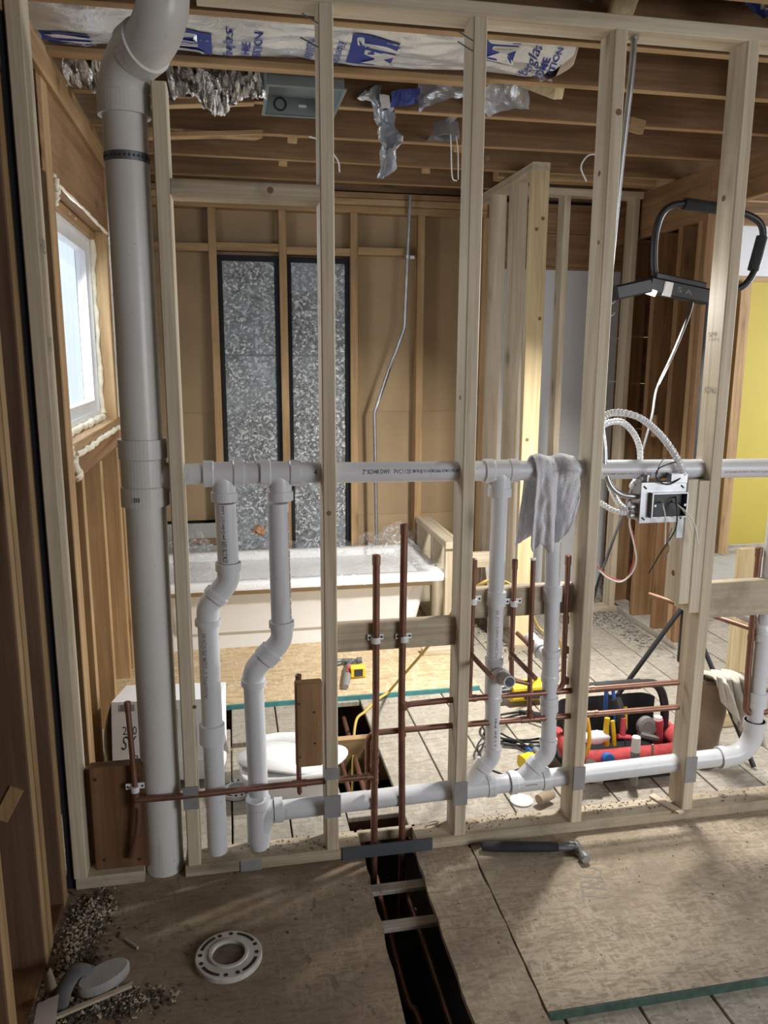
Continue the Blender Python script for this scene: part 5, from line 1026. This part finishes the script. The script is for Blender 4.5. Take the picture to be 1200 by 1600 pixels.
# ------------------------------------------------------------------ canvas bag and towel past the box stud
cbg = thing('canvas_bag', (1.74, .36, -.018), 'tan canvas bucket bag standing behind the stud with the electrical box', 'bag')
rings = [[(x+.010*math.sin(9*y+z*20), y+.012*math.sin(11*x+z*13), z) for x, y, _ in ov(1.745, .36, a, a*.95, 0, 28)] for z, a in ((-.016, .050), (.04, .060), (.12, .066), (.19, .062), (.26, .058), (.335, .056))]
for r_, z in zip(rings, (-.016, .04, .12, .19, .26, .335)):
    for i, p in enumerate(r_): r_[i] = (p[0], p[1], z)
mb = MB(); skin(mb, rings); mb.build('body', TAN, cbg); MB().lathe((1.745, .36, .325), (0, 0, 1), [(0, .058), (.018, .058), (.018, .052), (0, .052)], 28, caps=False).build('rim_band', TAN, cbg)
def towel_fn(u, v):
    # hung over the rim: a short bunched flap inside, a long one outside reaching to the right
    if v < .2:
        a = v/.2; return (1.70+.10*u, .36-.10*a+.01*math.sin(u*14), .355+.022*math.sin(a*1.57)+.010*math.sin(u*15))
    k = (v-.2)/.8; drop = .09+.17*min(1, u*1.35)-.03*max(0, u-.75)*4
    fold = .024*math.sin(u*17+1.4*k)*(.35+.8*k)+.010*math.sin(u*37+k*3)
    return (1.70+.10*u+k*(.03+.055*u), .26+fold-.03*k-.02*u, .377+.010*math.sin(u*15)*(1-k)-drop*k+.012*math.sin(k*3.1))
tw = MB().grid(towel_fn, 46, 46).build('towel', TOWEL, None, None, .007); tag(tw, 'beige terry towel hanging in folds over the rim of the tan bag', 'towel')
so = MB().box((2.0, .62, -.018), (2.16, .70, .05), .004).build('lumber_offcut', W('yellow', 0)); tag(so, 'pale lumber offcut on the floor under the beige towel', 'offcut')

# wood scraps on the sole plate
s1_ = MB().beam((1.374, 0.094, 0.043), (1.418, -0.022, 0.043), .026, .008, (0, 1, 0)).build('wood_sliver', W('new', 0)); tag(s1_, 'thin pale wood sliver lying across the sole plate beside the stud', 'wood scrap')
s2_ = MB().sweep(smooth_path([(0.557, 0.063, 0.044), (0.575, 0.072, 0.05), (0.602, 0.077, 0.046), (0.591, 0.06, 0.042)], 4), .0035, 6).build('wood_shaving', W('grey', 0)); tag(s2_, 'curled wood shaving on the sole plate beside the copper risers', 'wood scrap')

# ------------------------------------------------------------------ debris in the near corner
kp = thing('rubber_pad', (-.37, -.40, 0), 'grey dusty oval rubber pad with bent strap lying in the near corner', 'pad')
rings = [[(x, y, z+.25*(x+.38)*.4) for x, y, z in ov(-.372, -.405, .063*k, .036*k, h, 28)] for k, h in ((.9, .022), (1, .028), (1, .046), (.93, .052))]
for r_ in rings:
    for i, p in enumerate(r_):
        q = Matrix.Rotation(.45, 3, 'Z') @ (Vector(p)-Vector((-.372, -.405, 0)))+Vector((-.372, -.405, 0)); r_[i] = tuple(q)
mb = MB(); skin(mb, rings); mb.add(rings[-1], [tuple(range(28))]); mb.build('oval_pad', BRICKD, kp)
MB().sweep(smooth_path([(-.40, -.385, .04), (-.435, -.39, .055), (-.46, -.42, .035), (-.468, -.46, .008)], 6), .022, 12, flat=.45).build('bent_strap', plain('charcoal_rubber', (.12, .12, .125), .8, 0, .3, 20), kp)
sk_ = MB().beam((-0.503, -0.495, 0.015), (-0.304, -0.432, 0.03), .014, .007, (0, 1, 0)).build('wood_stick', W('new', 0)); tag(sk_, 'long thin wood stick lying in front of the grey oval pad', 'wood scrap')
cp = MB().grid(lambda u, v: (-.545+.04*u, -.46-.09*v, .012+.07*u*(1-v)+.01*math.sin(9*v)), 8, 8).build('clear_plastic_scrap', FILM); tag(cp, 'shiny clear plastic scrap at the foot of the near wall studs', 'scrap')
cp = MB().grid(lambda u, v: (-.515+.05*u, -.455-.07*v, .008+.045*(1-v)*(.6+.4*u)), 6, 6).build('card_scrap', plain('pinkish_card', (.46, .38, .35), .8, 0, .15, 20)); tag(cp, 'pinkish torn card scrap beside the clear plastic in the corner', 'scrap')
pp = MB().grid(lambda u, v: (-.512+.04*u*(1-.4*v), -.398-.05*math.sin(2*u)*.3, .0+.085*v+.008*math.sin(9*u)), 6, 8).build('crumpled_paper', KRAFT); tag(pp, 'brown crumpled paper leaning on the split stud foot', 'paper')
ch = MB().beam((-0.344, -0.239, 0.006), (-0.307, -0.277, 0.006), .009, .006, (0, 0, 1)).build('wood_chip', W('grey', 0)); tag(ch, 'single pale wood chip on the muddy plywood before the sole plate', 'wood scrap')
def chips(name, spots, n, s0, s1, mat, z=.0):
    mb = MB()
    for _ in range(n):
        cx, cy, sx, sy, hz = R.choice(spots); x = cx+R.gauss(0, sx); y = cy+R.gauss(0, sy); d = s0+(s1-s0)*R.random()**2
        hh = max(0, hz*math.exp(-((x-cx)/sx)**2*.5-((y-cy)/sy)**2*.5))*R.random()
        mb.obox((x, y, z+hh+d*.25), (d*R.uniform(.6, 2.2), d, d*.4), (R.uniform(-.6, .6), R.uniform(-.6, .6), R.uniform(0, 3.1)))
    o = mb.build(name, mat); o['kind'] = 'stuff'; o['label'] = 'loose chips of plaster and wood swept along the walls'; return o
def dlab(o, t): o['label'] = t
dlab(chips('debris', [(-.475, -.26, .022, .08, .03), (-.45, -.11, .03, .04, .015), (-.47, -.40, .03, .05, .03), (-.36, -.445, .06, .02, .006)], 1700, .002, .0075, CHIPS), 'pale plaster and wood crumbs piled along the near wall foot')
dlab(chips('debris', [(-.46, -.33, .035, .09, .012), (-.36, -.455, .08, .025, .006), (-.45, -.12, .03, .05, .01)], 1500, .002, .009, plain('dark_chips', (.085, .068, .048), .95, 0, .5, 100)), 'dark bark and dirt crumbs along the near wall foot')
dlab(chips('debris', [(2.2, 1.9, .05, .2, .02), (2.1, 2.05, .15, .08, .01), (1.6, 2.0, .06, .2, .01), (1.3, 2.2, .08, .15, .01), (1.45, 1.75, .06, .1, .01)], 1300, .005, .014, plain('grey_chips', (.27, .25, .215), .95, 0, .5, 100), -.018), 'grey rubble swept along the far closet framing')
dlab(chips('debris', [(.15, .05, .10, .025, .004), (.8, .06, .10, .02, .002), (1.7, .05, .25, .03, .004), (1.2, .06, .1, .02, .002)], 450, .0015, .005, plain('brown_chips', (.16, .12, .08), .95, 0, .5, 100), .038), 'brown crumbs lying on the sole plate')
dlab(chips('debris', [(1.0, -.08, .10, .025, .002), (1.3, -.2, .35, .15, .0), (.0, -.2, .3, .15, 0)], 160, .0015, .004, plain('umber_chips', (.11, .085, .06), .95, 0, .5, 100), .001), 'scattered specks on the plywood in front')
